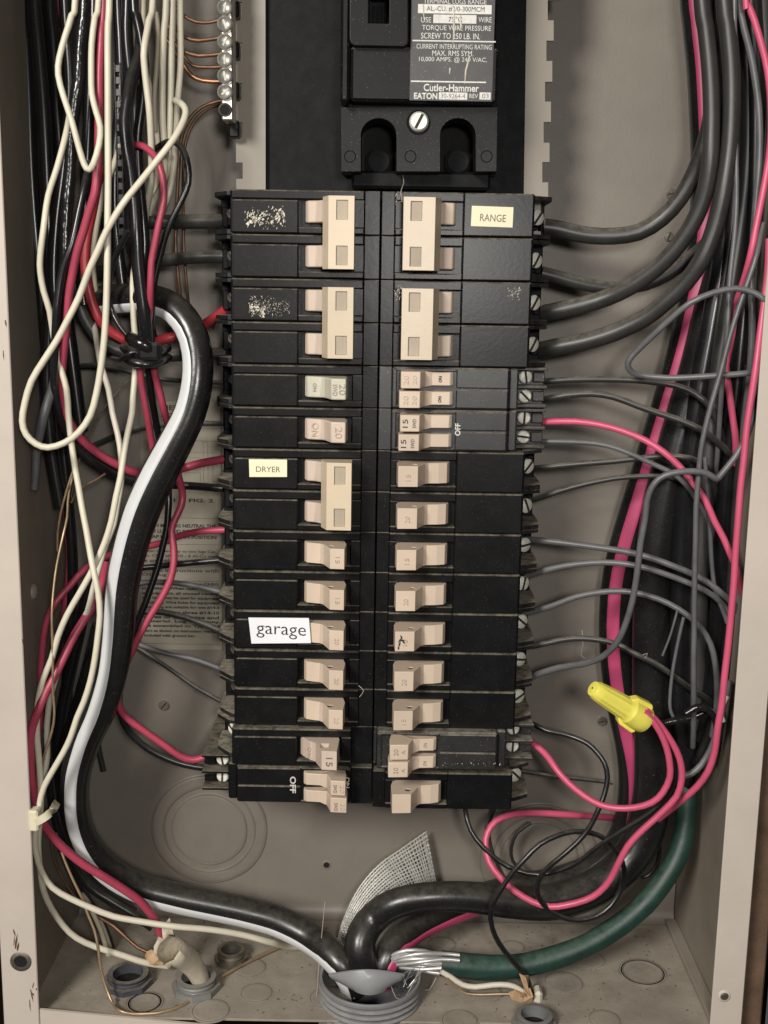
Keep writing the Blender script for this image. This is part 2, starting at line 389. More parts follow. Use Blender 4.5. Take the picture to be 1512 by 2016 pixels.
# bottom lip, its top edge sagging to the right
a = P(86, 1988, 0.0985); b = P(265, 2005, 0.0985)
sl = (b.z - a.z) / (b.x - a.x)
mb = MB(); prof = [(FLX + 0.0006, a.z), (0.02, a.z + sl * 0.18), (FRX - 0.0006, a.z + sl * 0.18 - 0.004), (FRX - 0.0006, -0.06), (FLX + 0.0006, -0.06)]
mb.prism(prof, 0.0970, 0.0984, 'd'); put(mb, 'flange', 'flange_paint_lit', box)
mb = MB(); mb.box(0.166, XR, 0.004, 0.096, 0.0001, 0.0032, 0.0005); put(mb, 'floor_seam', 'side_paint', box)
def disc_screw(px, py, d, r, m, parent, name='screw', ang=0.6, h=0.0015):
    c = P(px, py, d); ob = MB(); ob.lathe([(r, 0), (r, h * 0.5), (r * 0.8, h), (0.0002, h)], c, (0, -1, 0), 20)
    s = put(ob, name, m, parent, smooth=40)
    q = MB(); u = Vector((math.cos(ang), 0, math.sin(ang))) * r * 0.78; v = Vector((-math.sin(ang), 0, math.cos(ang))) * r * 0.15
    f = Vector((0, -h * 1.04, 0)); g = Vector((0, -h * 0.8, 0))
    o0 = len(q.v)
    for hh in (g, f):
        for k in (u + v, u - v, -u - v, -u + v): q.v.append(tuple(c + hh + k))
    q.f += [(0, 1, 2, 3), (4, 5, 6, 7), (0, 1, 5, 4), (1, 2, 6, 5), (2, 3, 7, 6), (3, 0, 4, 7)]
    put(q, 'slot', 'recess_dark', s)
    return s
disc_screw(323, 1388, 0.0, 0.0030, 'zinc', box, ang=0.9)
disc_screw(1185, 1419, 0.0, 0.0028, 'zinc', box, ang=0.2)
disc_screw(1321, 382, 0.0, 0.0026, 'zinc', box, ang=0.2)
disc_screw(1316, 466, 0.0, 0.0024, 'zinc', box, ang=1.2)
# rivet on the left side wall
v = ray(66, 1165); t = (XL - CAM.x) / v.x; c = CAM + v * t
mb = MB(); mb.lathe([(0.0042, 0), (0.0038, 0.001), (0.0022, 0.0019), (0.0003, 0.0022)], c, (1, 0, 0), 18); put(mb, 'rivet', 'side_paint', box, smooth=50)
def hole(c, ax, r, name='screw_hole', parent=box, rim='flange_paint_lit', depth_=0.0006):
    ob = MB(); ob.lathe([(r * 1.02, -0.0002), (r * 1.15, depth_), (r * 1.45, depth_ * 0.8), (r * 1.8, 0.00005)], c, ax, 22, False); h = put(ob, name, rim, parent, smooth=50)
    q = MB(); q.lathe([(r * 1.05, 0.0), (r * 1.05, 0.00012), (0.0001, 0.00012)], c, ax, 18); put(q, 'opening', 'dark_hole', h)
    return h
hole(P(643, 1703, 0), (0, -1, 0), 0.0016, rim='back_paint', depth_=0.0003)
hole(P(41, 1893, 0.098), (0, -1, 0), 0.0029, rim='lug_metal')
hole(P(1426, 1961, 0.098), (0, -1, 0), 0.0018, rim='flange_paint_lit')
disc_screw(1426, 1961, 0.0981, 0.0019, 'lug_metal', box, ang=0.8, h=0.001)
# scratches on the left flange
for (x, y, dx, dy, wv) in ((60, 1948, 6, 26, 3), (66, 1935, -2, 12, 3), (58, 1968, 2, 24, 2.4), (63, 1955, 5, 6, 3), (71, 1946, 1, 4, 3), (30, 1868, 4, -30, 5), (34, 1872, 3, -18, 5), (27, 1862, 2, -22, 2), (26, 1830, 5, 14, 3), (10, 630, 3, 14, 3), (43, 1258, 3, 12, 1.4), (6, 690, 2, 20, 2)):
    mb = MB(); p0 = P(x, y, 0.0981); p1 = P(x + dx, y + dy, 0.0981); n = Vector((wv * 0.00008, 0, wv * 0.00004)); k = len(mb.v)
    for q in (p0 - n * 0.6, (p0 + p1) / 2 - n * 1.6, p1, (p0 + p1) / 2 + n * 1.4, p0 + n): mb.v.append(tuple(q))
    for q in (p0 - n * 0.6, (p0 + p1) / 2 - n * 1.6, p1, (p0 + p1) / 2 + n * 1.4, p0 + n): mb.v.append((q.x, q.y + 0.0003, q.z))
    mb.f += [tuple(k + i for i in range(5))] + [(k + i, k + (i + 1) % 5, k + 5 + (i + 1) % 5, k + 5 + i) for i in range(5)]
    put(mb, 'scratch', 'rust', box)
# knockouts
def knockout(c, ax, radii, m, gm='recess_dark', rise=0.0009, gw=0.00035):
    prof = []
    for i, r in enumerate(radii):
        hi = rise * (1.0, 0.35, 1.0)[i % 3]; lo = 0.00004 if i == 0 else rise * (1.0, 0.35, 1.0)[(i - 1) % 3]
        prof += [(r + 0.0012, lo), (r + 0.0009, lo), (r + 0.0002, lo + (hi - lo) * 0.4), (r - 0.0007, hi), (r - 0.0016, hi)]
    prof += [(0.0002, rise * (1.0, 0.35, 1.0)[(len(radii) - 1) % 3])]
    ob = MB(); ob.lathe(prof, c, ax, 56, False); k = put(ob, 'knockout', m, box, smooth=60)
    for i_, r in enumerate(radii):
        hi = rise * (1.0, 0.35, 1.0)[i_ % 3]; lo = 0.0 if i_ == 0 else rise * (1.0, 0.35, 1.0)[(i_ - 1) % 3]; hr = lo + (hi - lo) * 0.42 + gw * 0.45
        q = MB(); axv = Vector(ax).normalized()
        e = Vector((1, 0, 0)); u = (e - axv * e.dot(axv)).normalized(); vv = axv.cross(u)
        ring = []; n = 64
        for i in range(n):
            a = 2 * math.pi * i / n
            for j in range(4):
                b = 2 * math.pi * j / 4; g = gw * (0.65 + 0.5 * math.sin(3 * a + r * 900) ** 2)
                q.v.append(tuple(Vector(c) + axv * (hr + g * 0.5 * math.sin(b)) + (u * math.cos(a) + vv * math.sin(a)) * (r + g * math.cos(b))))
        for i in range(n):
            for j in range(4): q.f.append((i * 4 + j, i * 4 + (j + 1) % 4, ((i + 1) % n) * 4 + (j + 1) % 4, ((i + 1) % n) * 4 + j))
        put(q, 'groove', gm, k, smooth=60)  # thin dark ring drawn along the groove
    return k
sc = depth(P(410, 1630, 0)) / F_PX
knockout(P(412, 1632, 0), (0, -1, 0), [112 * sc, 90 * sc, 73 * sc], 'back_paint', 'soft_brown', gw=0.0006)
knockout(P(1060, 1690, 0), (0, -1, 0), [115 * sc, 92 * sc, 76 * sc], 'back_paint', 'soft_brown', gw=0.0006)
for (px, py, rr) in ((1265, 1915, (46, 38)), (1110, 1935, (36,)), (955, 1955, (32,)), (645, 1965, (34,)), (490, 1905, (32,)), (285, 1975, (36, 28)), (415, 1990, (36,)), (1160, 1890, (30,)), (505, 1955, (30,)), (1010, 1865, (22,)), (870, 1860, (26,)), (1190, 2008, (30,)), (905, 2010, (34,))):
    c = FL(px, py); s2 = depth(c) / F_PX
    knockout(c, (0, 0, 1), [r * s2 for r in rr], 'floor_paint', 'soft_brown', rise=0.0004, gw=0.00022)
# paint chips and litter on the floor of the box: nobody could count it
mb = MB()
for _ in range(420):
    x = random.uniform(XL + 0.01, XR - 0.008); d = random.uniform(0.008, 0.094); r = random.uniform(0.0002, 0.0008); k = len(mb.v); n = random.choice((4, 5))
    a0 = random.random() * 6
    for hh in (0.00002, random.uniform(0.0001, 0.0004)):
        for i in range(n):
            a = a0 + 6.283 * i / n; q = r * random.uniform(0.5, 1.2); mb.pt(x + q * math.cos(a), d + q * math.sin(a), hh)
    mb.f.append(tuple(k + n + i for i in range(n)))
    for i in range(n): mb.f.append((k + i, k + (i + 1) % n, k + n + (i + 1) % n, k + n + i))
o = put(mb, 'floor_litter', 'soft_brown'); tag(o, 'grit and crumbs lying on the floor of the panel', None, None, 'stuff')
# instruction label pasted on the back
lab = thing('instruction_label', 'tan printed instruction sheet pasted on the back panel behind the left wires', 'label', P(355, 1035, 0.0))
a = P(276, 790, 0.0005); b = P(434, 790, 0.0005); c = P(438, 1279, 0.0005); d_ = P(279, 1279, 0.0005)
mb = MB(); k = [tuple(q) for q in (a, b, c, d_)]
for q in k: mb.v.append((q[0], -0.0006, q[2]))
for q in k: mb.v.append((q[0], -0.00005, q[2]))
mb.f += [(0, 1, 2, 3), (0, 1, 5, 4), (1, 2, 6, 5), (2, 3, 7, 6), (3, 0, 4, 7)]
put(mb, 'sheet', 'label_paper', lab)
for (tx, x0, x1, y, h) in (('NEUTRAL', 318, 400, 803, 11), ('BONDING', 318, 400, 818, 10), ('FIG. 1    FIG. 2', 300, 420, 985, 8),
        ('WHEN MOVING NEUTRAL THE', 281, 425, 1035, 8), ('MAIN LUG AND BONDING', 281, 408, 1046, 8), ('STRAP MUST BE IN POSITION', 281, 426, 1057, 8),
        ('When required up to two lugs Cat.', 279, 425, 1086, 8), ('No. CHB 2/0 - 10 - 6 Al-Cu may', 279, 428, 1095, 8), ('be assembled to the bar', 279, 400, 1104, 8), ('see instructions with', 300, 430, 1123, 8), ('CHN lug kit', 279, 345, 1132, 8),
        ('grounding provisions Type CHSG', 279, 430, 1150, 8), ('provisions. When used', 279, 388, 1159, 8), ('is equipment, all unused neutral', 279, 430, 1169, 8), ('wire holes may be used for equipment', 279, 431, 1178, 8), ('grounding. Wire holes for equipment', 281, 431, 1187, 8), ('grounding are suitable for one #14-6', 281, 432, 1196, 8), ('or for two or three #14-10', 281, 432, 1206, 8), ('wires of same size and', 281, 431, 1215, 8), ('material. Lug Cat. may', 281, 432, 1224, 8), ('be assembled to Type CH', 284, 432, 1233, 8), ('bars as shown on instruction marking', 284, 432, 1243, 8), ('included with ground bar.', 284, 385, 1252, 8)):
    bold = tx.isupper() or y > 1140
    ptext(tx, x0, x1, y, h * 0.9, 0.75, 'ink_black', lab, bold=0.03 if bold else 0.01)
for y in (866, 1018, 1070, 1142, 1266):
    mb = MB(); a = P(280, y, 0); b = P(432, y, 0); mb.box(a.x, b.x, 0.0005, 0.00072, a.z - 0.00015, a.z + 0.00015, 0.00002); put(mb, 'rule', 'ink_soft', lab)
mb = MB()
for (x0, y0, x1, y1) in ((300, 890, 330, 960), (345, 890, 420, 960), (355, 900, 395, 925), (355, 930, 395, 955), (310, 870, 320, 885), (400, 870, 410, 950)):
    a = P(x0, y0, 0); b = P(x1, y1, 0)
    for q in (a.z, b.z): mb.box(a.x, b.x, 0.0005, 0.00072, q - 0.0001, q + 0.0001, 0.00002)
    for q in (a.x, b.x): mb.box(q - 0.0001, q + 0.0001, 0.0005, 0.00074, b.z, a.z, 0.00002)
put(mb, 'diagram', 'ink_soft', lab)
# ================================================================== interior pan: rails, black sheet
def rail(name, label, xin, edge, d0, d1):
    """edge: list of pixel (x,y) of the toothed side; xin: pixel x of the straight side at top and bottom"""
    o = thing(name, label, 'rail', P(edge[0][0], 380, d1))
    pr = [P(x, y, d1) for x, y in edge]; prof = [(p.x, p.z) for p in pr]
    for x, y in xin: q = P(x, y, d1); prof.append((q.x, q.z))
    mb = MB(); mb.prism(prof, d0, d1, 'd'); put(mb, 'web', 'rail_paint', o)
    return o
E1 = []
ys = [-420, 4, 35, 84, 117, 164, 197, 241, 272, 320, 352, 400, 480]
xx = 463
for i in range(len(ys) - 1):
    xa = (463, 476)[i % 2] + (ys[i] * 0.006)
    E1 += [(xa, ys[i]), (xa, ys[i + 1])]
rail('mounting_rail', 'beige notched steel rail left of the black sheet, beside the neutral bar', [(523, 480), (522, -420)], E1, 0.044, 0.046)
E2 = []
ys = [-420, 0, 40, 80, 120, 161, 200, 240, 281, 319, 359, 400, 480]
for i in range(len(ys) - 1):
    xa = (1090, 1077)[i % 2] - (ys[i] - 40) * 0.034
    E2 += [(xa, ys[i]), (xa, ys[i + 1])]
rail('mounting_rail', 'beige notched steel rail right of the black sheet, against the bare back panel', [(1030, 480), (1042, -420)], E2, 0.044, 0.046)
mb = MB(); a = P(521, -60, 0.043); b = P(1040, 420, 0.043); mb.box(a.x, b.x, 0.038, 0.0425, b.z, a.z + 0.085, 0.0005)
o = put(mb, 'insulating_sheet', 'sheet_black'); tag(o, 'plain black insulating sheet behind the main breaker', 'sheet')
# metal pan carrying the breakers
mb = MB(); mb.box(-0.060, 0.060, 0.004, 0.012, 0.11, 0.41, 0.001)
o = put(mb, 'breaker_pan', 'rail_paint'); tag(o, 'beige steel pan behind the two rows of breakers', 'pan')
# ================================================================== neutral bar
nb = thing('neutral_bar', 'tin plated neutral bar with a column of slotted screws, top left', 'terminal bar', P(445, 120, 0.062))
a = P(431, -300, 0.066); b = P(459, 237, 0.066)
mb = MB(); mb.box(a.x, b.x, 0.054, 0.066, b.z, a.z + 0.01, 0.0006); put(mb, 'bar', 'zinc', nb)
for y in (-12, 16, 48, 83, 118, 150, 182):
    c = P(443, y, 0.0662); s_ = MB(); s_.lathe([(0.0034, -0.001), (0.0034, 0.0014), (0.0027, 0.0020), (0.0018, 0.0013), (0.0002, 0.0012)], c, (0.1, -1, 0), 20)
    so = put(s_, 'screw', 'bar_screw', nb, smooth=35)
    an = random.uniform(0, 3.1); q = MB(); u = Vector((math.cos(an), 0, math.sin(an))) * 0.0022; vv = Vector((-math.sin(an), 0, math.cos(an))) * 0.0004
    for hh in (-0.0010, -0.00145):
        for kk in (u + vv, u - vv, -u - vv, -u + vv): q.v.append(tuple(c + Vector((0, hh, 0)) + kk))
    q.f += [(0, 1, 2, 3), (4, 5, 6, 7), (0, 1, 5, 4), (1, 2, 6, 5), (2, 3, 7, 6), (3, 0, 4, 7)]; put(q, 'slot', 'lug_metal', so)
c = P(443, 216, 0.0662); mb = MB(); mb.lathe([(0.0023, 0.0002), (0.0026, 0.0006), (0.0030, 0.0)], c, (0, -1, 0), 20, False); hh = put(mb, 'hole_rim', 'zinc', nb, smooth=40)
mb = MB(); mb.lathe([(0.0024, 0.0), (0.0024, 0.00015), (0.0001, 0.00015)], c, (0, -1, 0), 18); put(mb, 'opening', 'dark_hole', hh)
for y in (20, 100, 180, 255):
    a = P(452, y - 17, 0.05); b = P(472, y + 17, 0.05); mb = MB(); mb.box(a.x, b.x, 0.046, 0.053, b.z, a.z, 0.0006); put(mb, 'standoff', 'black_plastic', nb)
# ================================================================== MAIN BREAKER
mbk = thing('main_breaker', 'large black main breaker with a printed grey label above the breaker rows', 'breaker', P(828, 340, 0.05))
def pbox(x0, y0, x1, y1, d0, d1, name, m, parent, b=0.0008, smooth=0):
    """box whose front face spans the pixels x0..x1, y0..y1 at depth d1 (mm)"""
    a = P(x0, (y0 + y1) / 2, d1 / 1000); c = P(x1, (y0 + y1) / 2, d1 / 1000); t = P((x0 + x1) / 2, y0, d1 / 1000); u = P((x0 + x1) / 2, y1, d1 / 1000)
    q = MB(); q.box(a.x, c.x, d0 / 1000, d1 / 1000, u.z, t.z, b); return put(q, name, m, parent)
# upper block in pieces, so that the handle well is a real recess
pbox(671, -260, 690, 201, 40, 88, 'housing', 'main_plastic', mbk, 0.0012)
pbox(690, 92, 981, 201, 40, 87.6, 'cover', 'main_plastic', mbk, 0.0012)
pbox(806, -260, 982, 92, 40, 87.6, 'cover', 'main_plastic', mbk, 0.0012)
pbox(690, -260, 806, 92, 40, 70, 'well_floor', 'sheet_black', mbk, 0.0004)
# raised handle surround
D3 = 0.0915
def q3(x, y): p = P(x, y, D3); return (p.x, p.z)
pr = [q3(688, -260), q3(688, 78), q3(690, 85), q3(696, 90), q3(796, 92), q3(802, 87), q3(804, 80), q3(804, -260), q3(767, -260), q3(766, 47), q3(726, 46), q3(726, -260)]
mb = MB(); mb.prism(pr, 0.070, D3, 'd'); put(bevel_mesh(mb, 'handle_surround', ORG[mbk], 0.0009, 3), 'handle_surround', 'main_plastic', mbk)
pbox(728, -260, 765, -14, 70, 86, 'handle', 'sheet_black', mbk, 0.001)
for k in range(4):
    pbox(734 + k * 8, 10, 737 + k * 8, 46, 70, 71.2, 'handle_rib', 'main_plastic', mbk, 0.0003)
# undercut and terminal cover with two arches
pbox(673, 199, 978, 214, 40, 76, 'undercut', 'sheet_black', mbk, 0.0004)
D2 = 0.079
def q2(x, y): p = P(x, y, D2); return (p.x, p.z)
pr = [q2(671, 211), q2(671, 338), q2(710, 338)]
def arch(x0, x1, ytop, ybot):
    r = []; cx = (x0 + x1) / 2; rx = (x1 - x0) / 2; ry = rx * 0.95
    r.append((x0, ybot))
    for k in range(0, 13):
        a = math.pi * (1 - k / 12); r.append((cx + rx * math.cos(a), ytop + ry - ry * math.sin(a)))
    r.append((x1, ybot)); return r
for p in arch(711, 780, 233, 338): pr.append(q2(*p))
for p in arch(867, 936, 233, 338): pr.append(q2(*p))
pr += [q2(978, 338), q2(980, 211)]
mb = MB(); mb.prism(pr, 0.064, D2, 'd'); me = bevel_mesh(mb, 'terminal_cover', ORG[mbk], 0.0007, 2)
put(me, 'terminal_cover', 'main_plastic', mbk)
pbox(672, 208, 979, 345, 40, 48, 'terminal_well', 'dark_hole', mbk, 0.0006)  # well, lugs and lug screws coloured black for the recess shade
pbox(692, 337, 966, 372, 40, 66, 'base', 'sheet_black', mbk, 0.0012)
pbox(720, 296, 772, 340, 46, 54, 'lug', 'dark_hole', mbk, 0.002)
pbox(876, 296, 928, 340, 46, 54, 'lug', 'dark_hole', mbk, 0.002)
for x in (746, 902):
    c = P(x, 318, 0.0542); mb = MB(); mb.lathe([(0.0048, 0), (0.0048, 0.001), (0.003, 0.001), (0.003, 0.0002), (0.0001, 0.0002)], c, (0, -1, 0), 18); put(mb, 'lug_screw', 'sheet_black', mbk, smooth=40)
for x, y in ((689, 308), (808, 308), (958, 308)):
    c = P(x, y, D2 + 0.0001); mb = MB(); mb.lathe([(0.0026, 0.0), (0.0024, 0.0003), (0.0021, -0.0004), (0.0001, -0.0006)], c, (0, -1, 0), 18, False); mb.v = mb.v; put(mb, 'dimple', 'sheet_black', mbk, smooth=50)
c = P(824, 241, D2 + 0.0001)
mb = MB(); mb.lathe([(0.0052, 0.0), (0.0050, 0.0005), (0.0044, 0.0003)], c, (0, -1, 0), 24, False); put(mb, 'screw_seat', 'sheet_black', mbk, smooth=50)
s_ = disc_screw(825, 240, D2 + 0.0004, 0.0042, 'screw_steel', mbk, ang=1.1, h=0.0022)
# printed label
LD = 88.0
lb = pbox(809, -120, 974, 199, 87.4, LD, 'label_plate', 'label_grey', mbk, 0.0001)
for (x0, y0, x1, y1) in ((823, 9, 968, 27), (853, 29, 938, 46), (864, 182, 920, 196), (944, 182, 966, 196)):
    pbox(x0, y0, x1, y1, 87.8, LD + 0.06, 'print_block', 'ink_white', lb, 0.00002)
for (x0, x1, y) in ((812, 976, 81), (809, 957, 161)):
    pbox(x0, y - 1.4, x1, y + 1.4, 87.8, LD + 0.06, 'rule', 'ink_white', lb, 0.00002)
for (tx, x0, x1, y, h, mm, bo) in (('TERMINAL LUGS RANGE', 834, 958, 3, 9, 'ink_white', 0.0), ('AL.-CU. #2/0-300MCM', 840, 954, 18, 10, 'ink_black', 0.0), ('USE', 829, 849, 39, 10, 'ink_white', 0.0), ('75°C', 883, 910, 38, 10, 'ink_black', 0.0), ('WIRE', 942, 968, 39, 10, 'ink_white', 0.0),
        ('TORQUE WIRE PRESSURE', 831, 967, 56, 11, 'ink_white', 0.0), ('SCREW TO 250 LB. IN.', 829, 945, 71, 11, 'ink_white', 0.0), ('CURRENT INTERRUPTING RATING', 820, 968, 92, 9, 'ink_white', 0.0), ('MAX. RMS SYM.', 851, 932, 105, 10, 'ink_white', 0.0), ('10,000 AMPS. @ 240 V/AC.', 825, 959, 118, 11, 'ink_white', 0.0),
        ('Cutler-Hammer', 834, 943, 173, 14, 'ink_white', 0.02), ('EATON', 815, 861, 189, 12, 'ink_white', 0.03), ('30-9264-4', 868, 916, 189, 9, 'ink_soft', 0.0), ('REV', 924, 941, 189, 8, 'ink_white', 0.0), ('03', 949, 962, 189, 9, 'ink_soft', 0.0)):
    ptext(tx, x0, x1, y, h, LD + 0.08, mm, lb, bold=bo)
mb = MB()      # whitish scratches across the label
for pts_ in ([(893, 20), (894, 60), (892, 86)], [(906, 30), (908, 55), (904, 60)], [(925, 110), (917, 140), (915, 165)], [(886, 134), (885, 146)], [(833, 8), (835, 40)]):
    sp = [P(x, y, 0.0881) for x, y in pts_]
    mb.frame_tube(sp, [0.0004] * (len(sp) - 1) + [0.00012], 5)
put(mb, 'scuff', 'paint_residue', lb)
# ================================================================== BRANCH BREAKERS
PITCH = 0.01905
def prof_toggle(s, tip0, tip1, out=0.0330, dt=0.0945, base=0.0838):
    # u from outside to inside
    q = [(out, 0.076), (out, 0.0800), (out - 0.0012, 0.0824), (out - 0.0050, base), (tip1 + 0.0050, base + 0.0006), (tip1 + 0.0034, base + 0.0022), (tip1, dt), (tip0, dt + 0.0006), (tip0 - 0.0006, 0.0845), (tip0 + 0.0008, 0.076)]
    return [(s * u, d) for u, d in q]
def toggle_mesh(s, z, hz, tip0, tip1, holed=True, **k):
    mb = MB(); mb.prism(prof_toggle(s, tip0, tip1, **k), z - hz, z + hz, 'z')
    cut = None
    if holed:
        cut = MB(); cut.lathe([(0.0014, -0.004), (0.0014, 0.003)], (s * (tip0 + tip1 + 0.006) / 2, -0.0895, z + hz), (0, 0, 1), 12)
    return bevel_mesh(mb, 'toggle', (0, 0, z), 0.00065, 2, cut=cut)
def screw_mesh(c, ax, r=0.0038, ang=0.8):
    mb = MB(); mb.lathe([(r * 0.9, -0.002), (r, 0.0), (r, 0.0009), (r * 0.82, 0.0015), (0.0002, 0.0017)], c, ax, 18); return mb
def add_screw(s, u, d, z, root, ax=(0.50, -0.86, 0.0), ang=0.8, r=0.0038, m='screw_steel', tipz=0.0):
    axv = Vector((s * ax[0], ax[1], ax[2])).normalized(); c = Vector((s * u, -d, z))
    so = put(screw_mesh(c, axv, r), 'terminal_screw', m, root, smooth=40)
    e = (Vector((0, 0, 1)) - axv * axv.z).normalized(); g = axv.cross(e)
    U_ = (e * math.cos(ang) + g * math.sin(ang)) * r * 0.97; V_ = (-e * math.sin(ang) + g * math.cos(ang)) * r * 0.16
    q = MB()
    for hh in (0.0008, 0.00176):
        for kk in (U_ + V_, U_ - V_, -U_ - V_, -U_ + V_): q.v.append(tuple(c + axv * hh + kk))
    q.f += [(0, 1, 2, 3), (4, 5, 6, 7), (0, 1, 5, 4), (1, 2, 6, 5), (2, 3, 7, 6), (3, 0, 4, 7)]; put(q, 'slot', 'recess_dark', so)
def pole_body(s, z, root, face=0.0800, inner=0.0070, outer=0.0665, m='black_plastic', ledge=0.0788, key='n'):
    """one pole of a CH style breaker centred on z; s = -1 left column, +1 right column"""
    h = 0.00935
    mb = MB()
    f = face
    mb.box(s * inner, s * outer, 0.014, f - 0.0048, z - h, z + h, 0.0007)
    if s > 0:                # right-hand column: plain flat face outside the handle slot
        mb.box(s * inner, s * 0.0364, f - 0.006, f, z + h - 0.0041, z + h - 0.0001, 0.0005)
        mb.box(s * inner, s * 0.0364, f - 0.006, f - 0.0001, z - h + 0.0001, z - h + 0.0029, 0.0005)
        mb.box(s * 0.0362, s * (outer - 0.0002), f - 0.006, f - 0.00015, z - h + 0.0001, z + h - 0.0001, 0.0006)
    else:                    # left-hand column: a raised band along the top, label field below it
        mb.box(s * inner, s * (outer - 0.0002), f - 0.006, f, z + h - 0.0041, z + h - 0.0001, 0.0006)
        mb.box(s * inner, s * 0.0364, f - 0.006, f - 0.0002, z - h + 0.0001, z - h + 0.0029, 0.0005)
        mb.box(s * 0.0362, s * (outer - 0.0004), f - 0.006, f - 0.0006, z - h + 0.0001, z + h - 0.0043, 0.0006)
    mb.box(s * (outer - 0.0019), s * (outer + 0.0003), f - 0.008, f - 0.0008, z - h, z + h, 0.0007)        # outer lip
    mb.box(s * inner, s * (inner + 0.0045), f - 0.006, f - 0.0004, z - h + 0.0029, z + h - 0.0041, 0.0003)   # inner lip
    mb.box(s * 0.0003, s * (inner - 0.00005), 0.014, ledge, z - h, z + h, 0.0003)                            # step to the centre
    put(mb, 'housing', m, root, key=('body', s, round(face, 4), m, round(z - ORG[root].z, 4), round(inner, 4), round(outer, 4)))
    # terminal end: stepped wings with a gap for the lug
    mb = MB()
    def wing(zz, t):
        pr = [(s * outer, 0.016), (s * outer, f - 0.0095), (s * (outer + 0.0030), f - 0.0105), (s * (outer + 0.0096), f - (0.0150 if s > 0 else 0.0190)), (s * (outer + 0.0104), f - 0.024), (s * (outer + 0.0104), 0.016)]
        mb.prism(pr, zz, zz + t, 'z')
    wing(z - h + 0.0001, 0.0019); wing(z + h - 0.0017, 0.0016)
    put(mb, 'terminal_guard', 'terminal_plastic', root, key=('wing', s, round(face, 4), round(z - ORG[root].z, 4), round(outer, 4)))
    mb = MB()
    mb.box(s * (outer + 0.0001), s * (outer + 0.0092), 0.016, 0.044, z - h + 0.0003, z + h - 0.0003, 0.0004)
    for k, (w_, d1) in enumerate(((0.0022, 0.050), (0.0045, 0.048), (0.0052, 0.046))):
        mb.box(s * (outer + 0.0008 + k * 0.0024), s * (outer + 0.0034 + k * 0.0026), 0.02, d1, z - w_, z + w_ * 0.8, 0.0005)
    put(mb, 'lug', 'sheet_black', root, key=('lug', s, round(face, 4), round(z - ORG[root].z, 4), round(outer, 4)))
TOG = {-1: (0.0140, 0.0205), 1: (0.0095, 0.0183)}
def slot_z(i): return ZF - PITCH * (i + 0.5) + 0.0013
def breaker(s, slots, label, group, tie=False, tmat='toggle_beige', sc_ang=(0.8,), dz=0.0, face=0.0800):
    slot_z = lambda i: ZF - PITCH * (i + 0.5) + 0.0013 + dz
    z0 = (slot_z(slots[0]) + slot_z(slots[-1])) / 2
    name = 'double_breaker' if tie else 'single_breaker'
    root = thing(name, label, 'breaker', (0, 0, z0), group)
    inner = 0.0072 if s < 0 else 0.0062; outer = 0.0660 if s < 0 else 0.0672
    for n_, i in enumerate(slots):
        z = slot_z(i)
        pole_body(s, z, root, face=face, inner=inner, outer=outer)
        t0, t1 = TOG[s]
        if tie:
            t0 = 0.0120; t1 = 0.0225
            me = toggle_mesh(s, z, 0.0047, t0, t1, False, dt=0.090) if ('tt', s, n_) not in CACHE else CACHE['tt', s, n_]
            if ('tt', s, n_) not in CACHE:
                for v in me.vertices: v.co.z += z - z0
            put(me, 'toggle', 'toggle_pink', root, key=('tt', s, n_))
        else:
            key = ('tg', s, tmat)
            me = CACHE[key] if key in CACHE else toggle_mesh(s, z, 0.0047, t0, t1, tmat == 'toggle_beige')
            tg = put(me, 'toggle', tmat, root, key=key)
            if tmat == 'toggle_beige':
                q = MB(); q.lathe([(0.00138, -0.0022), (0.00138, -0.0003), (0.00128, -0.0003), (0.00120, -0.0014), (0.0001, -0.0014)], (s * (t0 + t1 + 0.006) / 2, -0.0895, z + 0.0047), (0, 0, 1), 12)
                put(q, 'lock_hole', 'recess_dark', tg, key=('lh', s))  # dark cup gives the lock hole its shade by colour
        add_screw(s, 0.0708 if s > 0 else 0.0690, 0.0600 if s > 0 else 0.052, z + 0.0006, root, ang=sc_ang[n_ % len(sc_ang)], r=0.0035 if s > 0 else 0.0024, m='screw_steel' if s > 0 else 'lug_metal')
    if tie:
        za, zb = slot_z(slots[0]), slot_z(slots[-1])
        a, b = (0.0112, 0.0222) if s < 0 else (0.0097, 0.0232)
        mb = MB(); pr = [(s * a, 0.0845), (s * a, 0.0962), (s * b, 0.0958), (s * (b + 0.0028), 0.0890), (s * (b + 0.0030), 0.0850)]
        mb.prism(pr, zb - 0.0056, za + 0.0058, 'z')
        cut = MB()
        wc = (a + b) / 2 + (-0.0003 if s < 0 else -0.0013)
        for zz in (za + 0.0000, zb + 0.0001): cut.box(s * (wc - 0.0025), s * (wc + 0.0025), 0.0948, 0.099, zz - 0.0041, zz + 0.0041, 0.0001)
        key = ('tie', s)
        me = CACHE[key] if key in CACHE else bevel_mesh(mb, 'tie_bar', (0, 0, z0), 0.0005, 2, cut=cut)
        tb = put(me, 'tie_bar', 'tie_cream', root, key=key)
        for n_, zz in enumerate((za, zb)):
            mb = MB(); mb.box(s * (wc - 0.00235), s * (wc + 0.00235), 0.0943, 0.0951, zz - 0.0039, zz + 0.0039, 0.0001)
            put(mb, 'tie_window', 'tie_window', tb, key=('tw', s, n_))
    return root
GL = 'single-pole breakers in the left column'; GR = 'single-pole breakers in the right column'
G2 = 'two-pole breakers with cream handle ties'
L1 = breaker(-1, (0, 1), 'top left two-pole breaker with streaky white residue and cream handle tie', G2, True)
L2 = breaker(-1, (2, 3), 'second left two-pole breaker with speckled patch of residue and cream handle tie', G2, True)
L3 = breaker(-1, (4,), 'left breaker with a pale greenish toggle marked 20 SWD', GL, tmat='toggle_pale')
